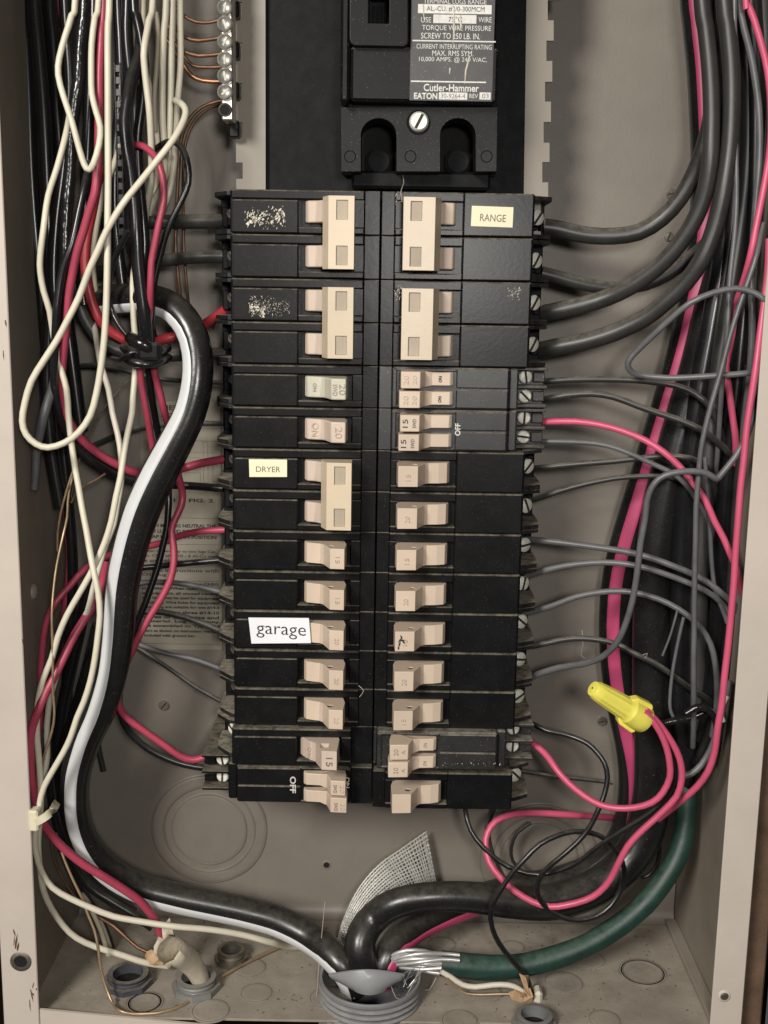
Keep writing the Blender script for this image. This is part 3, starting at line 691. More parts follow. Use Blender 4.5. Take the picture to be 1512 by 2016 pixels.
L4 = breaker(-1, (5,), 'left breaker with a pink toggle marked 20, just above the DRYER breaker', GL, tmat='toggle_pink')
L5 = breaker(-1, (6, 7), 'left two-pole breaker with a cream DRYER sticker and handle tie', G2, True)
L6 = breaker(-1, (8,), 'left single breaker directly below the DRYER breaker', GL)
L7 = breaker(-1, (9,), 'left single breaker directly above the one labelled garage', GL)
L8 = breaker(-1, (10,), 'left single breaker with the white garage sticker', GL)
L9 = breaker(-1, (11,), 'left single breaker directly below the garage breaker', GL)
L10 = breaker(-1, (12,), 'left single breaker just above the pink toggle marked 15', GL)
R1 = breaker(1, (0, 1), 'top right two-pole breaker with a cream RANGE sticker and handle tie', G2, True, sc_ang=(2.5, 2.6))
R2 = breaker(1, (2, 3), 'right two-pole breaker with plain face and handle tie, below the RANGE breaker', G2, True, sc_ang=(2.6, 2.6))
RL = ('right single breaker directly below the twin toggles marked 15', 'second right single breaker below the twin toggles marked 15', 'right single breaker level with the one below DRYER', 'right single breaker directly above the toggle with a black scuff',
      'right single breaker whose toggle tip has a black scuff mark', 'right single breaker directly below the black scuffed toggle', 'right single breaker just above the lowest grey twin breaker')
RS = [breaker(1, (6 + i,), RL[i], GR, sc_ang=((2.4, 0.4, 1.7, 2.9, 0.9, 1.4, 2.0)[i],)) for i in range(7)]
R13 = breaker(1, (14,), 'bottom right breaker, last in the right column, toggle over the bare back panel', GR, dz=-0.0030)
# older style breaker with a pink toggle marked 15 (left, row 14)
L11 = thing('single_breaker', 'left breaker of a different make with pink toggle marked 15, standing proud', 'breaker', (0, 0, slot_z(13)), GL)
z = slot_z(13) + 0.0004
pole_body(-1, z, L11, face=0.0835, inner=0.0105, outer=0.0668, m='black_plastic')
mb = MB(); mb.prism(prof_toggle(-1, 0.0165, 0.0235, out=0.0345, dt=0.0985, base=0.0872), z - 0.0044, z + 0.0048, 'z')
cut = MB(); cut.box(-0.0245, -0.0205, 0.0895, 0.0945, z + 0.002, z + 0.008, 0.0001)
put(bevel_mesh(mb, 'toggle', ORG[L11], 0.0004, 2, cut=cut), 'toggle', 'toggle_pink', L11)
add_screw(-1, 0.0690, 0.0600, z, L11, r=0.003)
mb = MB(); c = Vector((-0.0585, -0.0740, z - 0.00935)); mb.lathe([(0.0030, -0.0003), (0.0030, 0.0004), (0.0001, 0.0004)], c, (0, 0, -1), 16); put(mb, 'vent_hole', 'dark_hole', L11)
# tandem breakers -----------------------------------------------------
def slim_toggle(s, z, hz, tip0, tip1, out, face, lift=0.0):
    q = [(out, face - 0.004), (out, face + 0.0008), (out - 0.0014, face + 0.0024), (tip1 + 0.0055, face + 0.0030), (tip1 + 0.0022, face + 0.0046), (tip1, face + 0.0120), (tip0, face + 0.0126), (tip0 - 0.0002, face + 0.0050), (tip0 + 0.001, face - 0.004)]
    mb = MB(); n = len(q)
    for zz, k in ((-1, 0), (1, 1)):
        for u, d in q:
            hw = hz * (0.80 if u > tip1 + 0.0030 else 1.0); mb.pt(s * u, d, z + zz * hw)
    mb.f.append(tuple(range(n))); mb.f.append(tuple(2 * n - 1 - i for i in range(n)))
    for i in range(n): j = (i + 1) % n; mb.f.append((i, j, n + j, n + i))
    return mb
def tandem(s, slot, label, group, face=0.0815, m='grey_plastic', inner=0.0062, outer=0.0590, t0=0.0100, t1=0.0185, out=0.0335, screws=True, dz=0.0):
    z = slot_z(slot) + dz; h = 0.00935
    root = thing('tandem_breaker', label, 'breaker', (0, 0, z), group)
    mb = MB(); f = face
    mb.box(s * inner, s * outer, 0.014, f - 0.0012, z - h, z + h, 0.0008)
    mb.box(s * (out + 0.0015), s * (outer - 0.0006), f - 0.004, f, z + 0.0003, z + h - 0.0006, 0.0005)
    mb.box(s * (out + 0.0015), s * (outer - 0.0006), f - 0.004, f, z - h + 0.0006, z - 0.0003, 0.0005)
    mb.box(s * inner, s * (inner + 0.0022), f - 0.004, f, z - h + 0.0006, z + h - 0.0006, 0.0005)
    mb.box(s * inner, s * (out + 0.0015), f - 0.004, f - 0.0004, z + h - 0.0018, z + h - 0.0004, 0.0004)
    mb.box(s * inner, s * (out + 0.0015), f - 0.004, f - 0.0004, z - h + 0.0004, z - h + 0.0016, 0.0004)
    mb.box(s * 0.0003, s * (inner - 0.0001), 0.014, 0.0788, z - h, z + h, 0.0003)
    put(mb, 'housing', m, root)
    mb = MB()
    tf = f - 0.0135
    mb.box(s * (outer + 0.0001), s * (outer + 0.0045), 0.014, f - 0.0045, z - h, z + h, 0.0008)
    mb.box(s * (outer + 0.0045), s * (outer + 0.0185), 0.014, tf - 0.009, z - h + 0.0004, z + h - 0.0004, 0.0006)
    for zz in (z + h - 0.0008, z + 0.0003, z - h + 0.0009):
        mb.box(s * (outer + 0.0040), s * (outer + 0.0188), 0.014, tf, zz - 0.0007, zz + 0.0007, 0.0003)
    for zz in (z + 0.0046, z - 0.0043):
        mb.box(s * (outer + 0.0128), s * (outer + 0.0182), 0.03, tf - 0.0045, zz - 0.0022, zz + 0.0022, 0.0004)
    put(mb, 'terminal_block', m, root)
    for n_, zz in enumerate((z + 0.0047, z - 0.0043)):
        mb = slim_toggle(s, zz + (0.0002 if n_ else -0.0002), 0.0037, t0 - (0.0006 if n_ else 0), t1, out, f)
        put(bevel_mesh(mb, 'toggle', ORG[root], 0.00035, 2), 'toggle', 'toggle_beige', root)
        if screws: add_screw(s, outer + 0.0093, tf - 0.0068, zz, root, ax=(0.10, -0.99, 0), ang=(0.15, -0.05, 0.8, 1.45)[(slot + n_ * 2) % 4 if slot < 6 else n_], r=0.0031)
    return root
GT = 'tandem breakers with two slim toggles'
R3 = tandem(1, 4, 'right tandem breaker with slim unmarked toggles, below the two-pole breakers', GT)
R4 = tandem(1, 5, 'right tandem breaker with slim toggles marked 15 and white OFF print', GT)
R12 = tandem(1, 13, 'grey right tandem breaker with slim toggles, second from the bottom', GT, face=0.0860, inner=0.0020, outer=0.0590, t0=0.0080, t1=0.0165, out=0.0300, dz=0.0004)
L12 = tandem(-1, 14, 'bottom left tandem breaker printed OFF and ON beside stacked slim toggles', GT, face=0.0800, m='black_plastic', inner=0.0105, outer=0.0655, t0=0.0125, t1=0.0195, out=0.0330, screws=True, dz=-0.0014)
# ---- writing on breakers
def on(s, u, d, z): return Vector((s * u, -d, z))
R90 = -math.pi / 2
def tilt_of(s, t1, base=0.0838, dt=0.0945): return (s * 0.95, -0.33, 0)
z = slot_z(4); text('20', on(-1, 0.0157, 0.0953, z), 0.0048, 0.0028, 'ink_faint', L3, rot=R90); text('SWD', on(-1, 0.0189, 0.0950, z - 0.0003), 0.0050, 0.0021, 'ink_faint', L3, rot=R90); text('ON', on(-1, 0.0285, 0.0842, z), 0.0036, 0.0017, 'ink_faint', L3, rot=R90)
z = slot_z(5); text('20', on(-1, 0.0172, 0.0952, z), 0.0050, 0.0032, 'mould_mark', L4, rot=R90); text('ON', on(-1, 0.0282, 0.0842, z), 0.0060, 0.0032, 'mould_mark', L4, rot=R90)
z = slot_z(13); text('15', on(-1, 0.0200, 0.0992, z), 0.0043, 0.0030, 'ink_soft', L11, rot=R90); text('ON', on(-1, 0.0305, 0.0876, z), 0.0055, 0.0026, 'mould_mark', L11, rot=R90)
for i, rt in ((8, L6), (9, L7), (10, L8), (11, L9), (12, L10)):
    z = slot_z(i); text('15' if i in (8, 9) else '20', on(-1, 0.0172, 0.0952, z - 0.0004), 0.0030, 0.0020, 'mould_mark', rt, rot=R90)
for i, rt in zip(range(6, 13), RS):
    z = slot_z(i); text('20' if i % 2 else '15', on(1, 0.0139, 0.0952, z - 0.0004), 0.0030, 0.0021, 'mould_mark', rt, rot=-R90)
z = slot_z(5)
for zz, du in ((z + 0.0045, 0), (z - 0.0045, -0.0006)):
    text('15', on(1, 0.0122 + du, 0.0942, zz), 0.0037, 0.0023, 'ink_black', R4, rot=-R90); text('SWD', on(1, 0.0162 + du, 0.0939, zz), 0.0040, 0.0016, 'ink_black', R4, rot=-R90)
text('OFF', on(1, 0.0362, 0.0817, z + 0.0008), 0.0056, 0.0025, 'ink_white', R4, rot=-R90, bold=0.02)
z = slot_z(4)
for zz in (z + 0.0045, z - 0.0045):
    text('20', on(1, 0.0122, 0.0942, zz), 0.0042, 0.0020, 'mould_mark', R3, rot=-R90); text('20', on(1, 0.0160, 0.0939, zz), 0.0042, 0.0018, 'mould_mark', R3, rot=-R90); text('ON', on(1, 0.0275, 0.0848, zz), 0.0028, 0.0014, 'ink_black', R3, rot=-R90, bold=0.02)
z = slot_z(13)
for zz in (z + 0.0050, z - 0.0040):
    text('20', on(1, 0.0108, 0.0987, zz), 0.0032, 0.0020, 'ink_faint', R12, rot=-R90); text('A', on(1, 0.0142, 0.0984, zz), 0.002, 0.0018, 'ink_faint', R12, rot=-R90); text('ON', on(1, 0.0245, 0.0894, zz), 0.0024, 0.0014, 'ink_faint', R12, rot=-R90)
z = slot_z(14) - 0.0014; text('OFF', on(-1, 0.0382, 0.0804, z + 0.0006), 0.0085, 0.0029, 'ink_white', L12, rot=R90, bold=0.02); text('ON', on(-1, 0.0120, 0.0804, z + 0.0022), 0.0056, 0.0020, 'ink_white', L12, rot=R90, bold=0.02)
for zz, du in ((z + 0.0044, 0), (z - 0.0046, -0.0004)):
    text('20', on(-1, 0.0142 + du, 0.0927, zz - 0.0002), 0.0040, 0.0020, 'mould_mark', L12, rot=R90); text('SWD', on(-1, 0.0174 + du, 0.0925, zz - 0.0002), 0.0040, 0.0016, 'ink_soft', L12, rot=R90)
mb = MB()
for (du, dz, an, ln) in ((-0.0021, 0.0008, 0.9, 0.0032), (-0.0024, -0.0012, 1.3, 0.0034), (-0.0010, 0.0006, 0.2, 0.0022), (-0.0005, -0.0002, 2.3, 0.0024), (-0.0028, -0.0030, 1.5, 0.0020), (-0.0016, 0.0022, 2.0, 0.0022)):
    c = on(1, 0.0139 + du, 0.0953, slot_z(10) + dz); u = Vector((math.cos(an), 0, math.sin(an))) * ln / 2; n = Vector((-math.sin(an), 0, math.cos(an))) * 0.0004; k = len(mb.v)
    for q in (c - u, c + n, c + u, c - n): mb.v.append(tuple(q))
    for q in (c - u, c + n, c + u, c - n): mb.v.append((q.x, q.y + 0.0004, q.z))
    mb.f += [(k, k + 1, k + 2, k + 3), (k, k + 1, k + 5, k + 4), (k + 1, k + 2, k + 6, k + 5), (k + 2, k + 3, k + 7, k + 6), (k + 3, k, k + 4, k + 7)]
put(mb, 'scuff', 'ink_black', RS[4])
# ---- stickers
def sticker(root, corners, d, m, tx, x0, x1, y, h, **kw):
    mb = MB(); cs = [P(q[0], q[1], (q[2] if len(q) > 2 else d) / 1000) for q in corners]
    for q in cs: mb.v.append(tuple(q))
    for q in cs: mb.v.append((q.x, q.y + 0.0005, q.z))
    mb.f += [(0, 1, 2, 3), (0, 1, 5, 4), (1, 2, 6, 5), (2, 3, 7, 6), (3, 0, 4, 7)]
    s_ = put(mb, 'sticker', m, root); ptext(tx, x0, x1, y, h, d + 0.05, kw.pop('ink', 'ink_soft'), s_, **kw)
sticker(R1, [(929, 405), (1011, 408), (1009, 448), (927, 445)], 80.4, 'sticker_cream', 'RANGE', 945, 996, 429, 14, bold=0.005, rot=-0.03)
sticker(L5, [(490, 904), (565, 905), (565, 939), (491, 939)], 80.4, 'sticker_cream', 'DRYER', 504, 552, 924, 11, bold=0.005)
sticker(L8, [(489, 1216, 80.8), (608, 1217, 84.5), (612, 1266, 84.62), (495, 1267, 80.99)], 82.80, 'sticker_white', 'garage', 504, 603, 1245, 25, ink='ink_black', bold=-0.008, tilt=(-0.126, -1, 0), lift=0.00025)
# ---- remains of old stickers
def residue(root, x0, x1, y0, y1, n, d=0.0797, aspect=3.0, sz=(1.5, 5), thick=False):
    mb = MB()
    for _ in range(n):
        tx = random.betavariate(0.9, 1.2) if thick else random.random()
        x = x0 + (x1 - x0) * tx; y = (y0 + y1) / 2 + (y1 - y0) / 2 * max(-1, min(1, random.gauss(0, 0.5)))
        c = P(x, y, d); L_ = random.uniform(*sz) * 0.00011; wv = L_ * random.uniform(0.25, 0.8) / aspect * 2; an = random.gauss(1.25, 0.5)
        u = Vector((math.cos(an), 0, math.sin(an))) * L_ * aspect / 2; v_ = Vector((-math.sin(an), 0, math.cos(an))) * wv; k = len(mb.v)
        pts_ = [c - u, c - u * 0.2 + v_ * random.uniform(0.5, 1.3), c + u * random.uniform(0.6, 1.1), c + u * 0.1 - v_ * random.uniform(0.5, 1.3)]
        for q in pts_: mb.v.append((q.x, q.y - 0.00012, q.z))
        for q in pts_: mb.v.append((q.x, q.y + 0.0004, q.z))
        mb.f += [(k, k + 1, k + 2, k + 3), (k, k + 1, k + 5, k + 4), (k + 1, k + 2, k + 6, k + 5), (k + 2, k + 3, k + 7, k + 6), (k + 3, k, k + 4, k + 7)]
    o = put(mb, 'residue', 'paint_residue', root); o['kind'] = 'stuff'; return o
residue(L1, 482, 562, 408, 448, 26, sz=(5, 12), aspect=2.4); residue(L1, 482, 520, 416, 448, 12, sz=(6, 13), aspect=1.8); residue(L1, 482, 562, 406, 450, 110, sz=(1, 5))
residue(L2, 490, 572, 583, 622, 300, sz=(0.8, 3), thick=True); residue(L2, 494, 520, 600, 622, 40, sz=(4, 12), aspect=1.5)
residue(R2, 1000, 1024, 562, 590, 40, d=0.0803, sz=(1, 4)); residue(R2, 776, 796, 562, 590, 30, d=0.0803, sz=(1, 4)); residue(R1, 778, 792, 372, 402, 24, d=0.0803, sz=(1, 4)); residue(R12, 870, 985, 1500, 1508, 18, d=0.0862, sz=(1, 3))
# ================================================================== SERVICE CABLES
def cable(label, pts, w, d, smat, sangles, hw=0.42, n=20):
    sp = path(pts, d, w); o = thing('service_cable', label, 'cable', sp[0][0], 'thick service cables coming out of the conduit')
    mb = MB(); mb.frame_tube([p for p, r in sp], [r for p, r in sp], n); put(mb, 'jacket', 'service_black', o, smooth=60)
    if smat:
        m = len(sp); mb = MB(); k0 = 0; n2 = 8; o2 = 0
        for i in range(m):
            p, r = sp[i]; t = (sp[min(i + 1, m - 1)][0] - sp[max(i - 1, 0)][0]).normalized()
            f = Vector((0, -1, 0)); f = (f - t * f.dot(t)).normalized(); sd = f.cross(t) * -1.0
            q = i / (m - 1) * (len(sangles) - 1); j = min(int(q), len(sangles) - 2); a = sangles[j] + (sangles[j + 1] - sangles[j]) * (q - j)
            for kk in range(n2 + 1):
                aa = a - hw + 2 * hw * kk / n2; rr = r + (0.00035 if 0 < kk < n2 else -0.0001)
                mb.v.append(tuple(p + (f * math.cos(aa) + sd * math.sin(aa)) * rr))
        for i in range(m - 1):
            for kk in range(n2): b = i * (n2 + 1); mb.f.append((b + kk, b + kk + 1, b + n2 + 2 + kk, b + n2 + 1 + kk))
        put(mb, 'stripe', smat, o, smooth=60)
    return o
cable('thick black cable with a white stripe snaking down the left side into the conduit',
      [(205, 592, 38, 58), (245, 588, 46, 60), (292, 589, 56, 60), (340, 606, 62, 60), (373, 645, 66, 60), (388, 694, 68, 61), (388, 752, 70, 62), (374, 812, 71, 64), (346, 870, 72, 68), (312, 935, 73, 72), (280, 1005, 74, 72), (255, 1085, 74, 68), (240, 1160, 74, 66), (231, 1255, 74, 64), (220, 1325, 74, 62), (198, 1395, 73, 62), (168, 1460, 72, 60), (148, 1530, 70, 59), (148, 1600, 66, 58), (168, 1660, 62, 58), (212, 1712, 57, 58), (275, 1748, 53, 58), (350, 1768, 51, 58), (430, 1784, 50, 58), (490, 1797, 50, 58), (550, 1814, 51, 58), (608, 1843, 56, 58), (645, 1870, 64, 58), (672, 1899, 70, 58), (688, 1922, 71, 56), (697, 1947, 68, 56)],
      62, 60, 'stripe_white', [0.75, 0.75, 0.72, 0.68, 0.62, 0.62, 0.6, 0.55, 0.45, 0.3, 0.12, 0.0, 0.05, 0.25, 0.42, 0.52, 0.55, 0.6, 0.6, 0.6])
cable('thick black cable with a pink red stripe running up the right side of the box',
      [(750, 1935, 68, 56), (758, 1896, 67, 58), (778, 1858, 60, 58), (818, 1824, 48, 58), (872, 1797, 37, 58), (940, 1772, 29, 60), (1020, 1752, 27, 62), (1100, 1738, 26, 64), (1170, 1712, 24, 66), (1220, 1668, 23, 67), (1244, 1610, 22, 68), (1252, 1540, 22, 68), (1246, 1470, 22, 68), (1230, 1395, 22, 68), (1218, 1320, 22, 68), (1213, 1245, 22, 68), (1215, 1180, 22, 68), (1222, 1125, 22, 68), (1236, 1065, 23, 68), (1254, 1005, 24, 68), (1274, 940, 25, 68), (1296, 865, 26, 68), (1316, 800, 27, 68), (1340, 720, 28, 68), (1358, 650, 29, 68), (1374, 570, 30, 68), (1388, 480, 30, 68), (1394, 390, 30, 68), (1394, 300, 30, 68), (1391, 220, 30, 68), (1386, 130, 30, 68), (1378, 50, 30, 68), (1370, -60, 30, 68)],
      66, 28, 'stripe_red', [0.5, 0.42, 0.3, -0.15, -0.36, -0.38, -0.38, -0.38, -0.38, -0.38, -0.38, -0.42, -0.52], hw=0.38)
cable('plain thick black cable bending from the conduit up the right side of the box',
      [(722, 1935, 70, 60), (714, 1900, 71, 62), (708, 1868, 70, 62), (714, 1838, 66, 62), (735, 1808, 61, 60), (775, 1780, 62, 58), (840, 1766, 62, 57), (925, 1766, 60, 60), (1010, 1776, 58, 64), (1090, 1775, 55, 70), (1170, 1748, 50, 72), (1232, 1700, 45, 74), (1268, 1640, 42, 76), (1285, 1560, 40, 76), (1287, 1470, 40, 76), (1283, 1380, 40, 76), (1282, 1280, 40, 76), (1284, 1180, 40, 76), (1291, 1085, 40, 76), (1305, 990, 40, 76), (1327, 900, 40, 76), (1352, 810, 40, 76), (1380, 710, 40, 76), (1402, 610, 38, 74), (1425, 500, 34, 72), (1444, 380, 32, 72), (1452, 250, 30, 72), (1452, 120, 30, 72), (1448, -60, 30, 72)],
      70, 50, None, None)
# ================================================================== WIRES, left half
wire('white_wire', 'cream_pvc', 'cream wire making a narrow V loop at the top left corner', 12.5, 92, [(150, -30, 90), (140, 30), (128, 70), (116, 114, 92), (115, 148), (124, 189), (141, 237, 95), (158, 296), (166, 325), (175, 334, 96), (185, 322), (195, 285), (197, 251), (190, 220), (182, 186, 88), (180, 148), (181, 86), (186, 34), (196, -30, 80)])
wire('white_wire', 'cream_pvc', 'cream wire forming the big teardrop loop over the left flange', 13.5, 95, [(216, -30, 92), (213, 60), (213, 172), (213, 344), (212, 447), (212, 530), (208, 607, 96), (205, 670), (198, 728), (190, 775), (177, 818), (155, 851, 97), (127, 872), (95, 881), (70, 874), (52, 855), (44, 829, 98), (49, 794), (63, 750), (86, 709), (111, 670), (133, 632), (156, 585, 97), (175, 534), (194, 490), (209, 455), (241, 402, 99), (275, 358), (309, 316), (344, 272, 92), (363, 236), (366, 217), (358, 205, 78), (346, 198, 60)])
wire('white_wire', 'cream_pvc', 'cream wire running down the left flange through the cable tie and along the floor', 12.5, 88, [(139, 215, 60), (131, 261, 72), (113, 330), (96, 385), (86, 447, 84), (79, 505), (80, 535), (87, 573), (97, 612, 80), (106, 660), (116, 710, 72), (130, 766), (135, 813), (140, 870, 74), (149, 924), (155, 956), (162, 1001, 80), (170, 1045), (178, 1092), (187, 1134, 88), (194, 1168), (197, 1210), (194, 1251), (187, 1295, 92), (178, 1340), (165, 1381), (153, 1412), (140, 1450, 93), (126, 1480), (104, 1519), (87, 1548), (79, 1578, 92), (74, 1610), (70, 1640), (70, 1675), (81, 1716, 88), (103, 1747), (137, 1768), (179, 1787, 84), (223, 1804), (275, 1814), (344, 1824, 78), (413, 1830), (481, 1841), (531, 1855, 60), (566, 1863, 44), (596, 1864, 36)])
wire('white_wire', 'cream_pvc', 'cream wire running behind the black tie and down to the torn grey sheath', 12.5, 70, [(284, 430, 50), (276, 480, 56), (264, 535), (262, 585), (265, 640, 60), (267, 690), (265, 740), (262, 785), (260, 813, 70), (252, 855), (244, 890), (238, 940, 76), (229, 978), (219, 1026), (206, 1067, 80), (194, 1097), (178, 1130), (156, 1168, 82), (133, 1210), (114, 1253), (102, 1296), (86, 1337), (74, 1384, 84), (72, 1440), (77, 1500), (80, 1560, 87), (78, 1610), (75, 1660), (77, 1705, 84), (85, 1753), (102, 1789), (124, 1821), (151, 1846, 76), (189, 1864), (241, 1881), (285, 1895, 68), (330, 1902, 62)])
wire('white_wire', 'white_pvc', 'cream wire starting behind the teardrop loop and slanting down under the striped cable', 12, 60, [(186, 640, 40), (190, 672, 50), (198, 715), (213, 765), (222, 813), (232, 855, 58), (239, 900), (238, 950), (232, 994, 66), (224, 1032), (210, 1070), (196, 1112), (184, 1160, 70), (172, 1203), (158, 1230), (140, 1266, 66), (120, 1310), (100, 1370), (92, 1430, 60), (92, 1490), (86, 1530, 66)])
wire('white_wire', 'tan_pvc', 'dull cream wire slanting down behind the red wire above the teardrop loop', 12, 55, [(238, 282, 50), (223, 327), (206, 371), (196, 413), (188, 457), (182, 510), (186, 560, 44), (196, 610, 34)])
gb = 'cream wires hanging in the top bundle beside the neutral bar'
for lab_, m_, w_, d_, pts_ in (
    ('leftmost cream wire of the top bundle, bowing left', 'cream_pvc', 13.5, 76, [(303, -30, 70), (293, 40), (285, 95, 78), (284, 125), (289, 165), (294, 224, 76), (299, 292), (296, 361, 66), (289, 413), (284, 455, 50)]),
    ('cream wire at the inner left of the top bundle, behind the bowed one', 'tan_pvc', 12, 62, [(283, -30), (282, 40), (286, 120), (300, 200), (312, 290), (310, 360), (300, 420, 40)]),
    ('thin cream wire showing between the bowed wire and the straight ones', 'tan_pvc', 10, 66, [(300, -20), (307, 25), (311, 70), (309, 125), (303, 190), (306, 260, 50)]),
    ('straight cream wire in the middle of the top bundle', 'cream_pvc', 13, 64, [(328, -30), (324, 60), (321, 140), (320, 241), (325, 309), (322, 350, 52)]),
    ('second straight cream wire from the right of the top bundle', 'cream_pvc', 13, 68, [(341, -30), (338, 90), (336, 190), (334, 270), (331, 320), (322, 358), (306, 388, 50), (296, 420, 40)]),
    ('rightmost cream wire of the top bundle, next to the copper', 'cream_pvc', 12.5, 66, [(355, -30), (356, 60), (355, 130), (351, 195), (347, 258), (344, 309), (338, 361), (328, 395, 52), (318, 420, 40)])):
    wire('white_wire', m_, lab_, w_, d_, pts_, gb)
gr = 'red wires on the left side'
wire('red_wire', 'red_pvc', 'front red wire falling from the top left and curving right towards the dryer breaker', 17, 82, [(205, -30, 78), (200, 69), (197, 138), (195, 206, 84), (194, 275), (192, 327), (186, 378, 84), (176, 413), (164, 455), (152, 499, 80), (143, 543), (136, 585), (132, 632, 76), (126, 677), (122, 718), (121, 762), (125, 797, 66), (136, 829), (152, 855), (178, 880, 56), (206, 901), (238, 918), (270, 931, 46), (315, 930, 40), (362, 921, 38), (397, 912), (447, 903, 42)], gr)
wire('red_wire', 'bright_red_pvc', 'thick bright red wire swinging behind the black tie to the second left breaker', 20, 62, [(196, 330, 56), (184, 400), (172, 460, 60), (168, 510), (171, 545), (178, 585), (190, 620, 60), (208, 645), (229, 660), (256, 672, 54), (290, 672, 46), (320, 668, 40), (356, 658, 38), (397, 642, 38), (422, 626), (445, 609, 44)], gr)
wire('red_wire', 'red_pvc', 'red wire with a small hook at its top right of the black bundle', 14, 78, [(262, 287, 62), (268, 285, 72), (285, 289), (303, 306), (316, 330, 82), (322, 361), (322, 395), (313, 440, 82), (304, 481), (299, 516), (296, 569, 80), (294, 607), (290, 650, 74), (283, 690, 70), (276, 728), (282, 772), (289, 813, 66), (296, 851), (302, 895, 58), (308, 940, 50)], gr)
wire('red_wire', 'red_pvc', 'red wire curling down right of the striped cable to the pink 15 breaker', 14.5, 62, [(288, 668, 66), (298, 699), (306, 737), (314, 772), (322, 805, 58), (332, 840, 48), (342, 890, 44), (352, 938, 50), (360, 972, 56), (356, 997), (344, 1023), (338, 1045, 60), (341, 1078), (343, 1108), (336, 1142, 64), (317, 1178), (296, 1213), (276, 1248, 68), (257, 1289), (239, 1330), (231, 1362, 68), (236, 1393), (252, 1415), (292, 1445, 62), (327, 1469), (354, 1488), (378, 1496), (402, 1491), (428, 1478, 56)], gr)
wire('red_wire', 'red_pvc', 'red wire from the left wall passing behind the striped cable to the breaker below DRYER', 13.5, 40, [(72, 1480, 60), (78, 1400), (80, 1320), (84, 1262, 60), (90, 1230), (98, 1208), (112, 1183, 58), (140, 1150), (171, 1118, 48), (220, 1092, 36), (283, 1077, 30), (317, 1069), (349, 1057), (387, 1047), (446, 1043, 40)], gr)
wire('red_wire', 'red_pvc', 'red wire along the lower left flange running on to the torn grey sheath', 17, 82, [(208, 1110, 50), (201, 1146, 58), (190, 1181), (171, 1213, 68), (149, 1248), (130, 1283, 76), (111, 1324), (92, 1359), (76, 1398, 86), (65, 1430), (60, 1462), (59, 1490, 88), (62, 1530), (68, 1572), (82, 1613, 84), (101, 1643), (127, 1671), (165, 1702, 76), (206, 1727), (241, 1750), (272, 1771, 68), (294, 1795), (311, 1822, 62), (316, 1842, 60)], gr)
wire('red_wire', 'red_pvc', 'dark red wire deep against the left wall', 15, 30, [(112, -30), (122, 30), (134, 80), (140, 150), (128, 260), (112, 380), (104, 470), (90, 560), (78, 640), (73, 710), (77, 760), (86, 810), (98, 870), (112, 930), (128, 980), (133, 1040), (138, 1110), (130, 1190), (112, 1290)], gr)
gk = 'black wires in the left bundle'
wire('black_wire', 'tape_black', 'lumpy glossy taped black cable hanging at the top left', 26, 72, [(168, -30), (163, 52), (157, 103), (155, 155), (149, 206), (142, 258), (139, 309), (135, 361), (132, 413), (129, 464), (127, 530, 60), (120, 600, 50), (112, 690, 44), (108, 760, 40)], gk, 12, wob=0.07)
wire('black_wire', 'black_pvc', 'black wire falling beside the front red wire and curving to the dryer breaker', 16, 76, [(178, 320, 70), (168, 365, 76), (156, 413), (141, 481, 80), (125, 528), (115, 575), (110, 623, 80), (108, 670), (106, 718), (107, 759), (111, 791, 70), (118, 823), (134, 855), (159, 888, 56), (190, 915), (222, 934), (260, 949, 42), (300, 954, 34), (336, 955), (381, 957), (440, 962, 42)], gk)
wire('black_wire', 'grey_pvc', 'dark wire stub hanging with a cut end beside the left flange', 17, 74, [(108, 700, 60, 12), (104, 752, 68, 16), (97, 780, 72, 19), (87, 813, 74, 20), (78, 855, 74, 18), (72, 893, 74, 16), (69, 930, 74, 15), (67, 964, 74, 13)], gk)
wire('black_wire', 'black_pvc', 'glossy thick black wire of the centre bundle running down into the black tie', 27, 74, [(280, 60, 60), (275, 110), (262, 150), (254, 185, 72), (249, 225), (249, 262), (255, 310, 78), (261, 360), (267, 410), (270, 470, 80), (272, 520), (278, 575), (285, 625, 78), (291, 675, 74), (290, 706, 70)], gk, 12, wob=0.03)
wire('black_wire', 'black_pvc', 'second glossy black wire of the centre bundle, right of the first', 20, 64, [(262, -30), (268, 30), (277, 70), (284, 130), (280, 200), (272, 270), (274, 340), (280, 410), (284, 480, 64), (282, 540), (290, 610), (300, 665, 66)], gk, 12, wob=0.03)
wire('black_wire', 'black_pvc', 'black wire looping over beside the neutral bar and down into the black tie', 13, 72, [(300, 305, 50), (309, 292, 60), (328, 280, 70), (347, 281), (363, 299), (371, 327, 78), (370, 361), (358, 395), (340, 430, 78), (327, 464), (316, 497), (306, 540), (300, 580, 76), (298, 625), (298, 668, 72)], gk)
wire('black_wire', 'black_pvc', 'thin glossy black wire curving left from the centre bundle into the tie', 11, 66, [(252, 455, 74), (240, 480, 72), (226, 510, 68), (218, 540), (214, 575), (220, 610, 60), (234, 640), (252, 662), (272, 680, 66)], gk)
wire('black_wire', 'black_pvc', 'black wire hanging from the tie beside the two red wires', 13.5, 56, [(288, 690, 62), (292, 731), (297, 772), (304, 818), (314, 862, 48), (326, 920, 42), (333, 970, 46), (332, 1003), (328, 1042), (321, 1076, 50), (311, 1118), (298, 1156), (283, 1194, 56), (270, 1226), (259, 1260), (246, 1310, 60), (236, 1360), (238, 1405), (252, 1436, 58), (268, 1456), (295, 1476), (330, 1494), (362, 1505), (395, 1511), (428, 1512, 54)], gk)
ga = 'black feeder wires entering the left breakers'
wire('black_wire', 'dusty_pvc', 'thick black wire entering the topmost left breaker', 29, 38, [(180, 430, 24), (240, 434), (289, 437), (344, 437), (400, 436), (446, 435, 42)], ga)
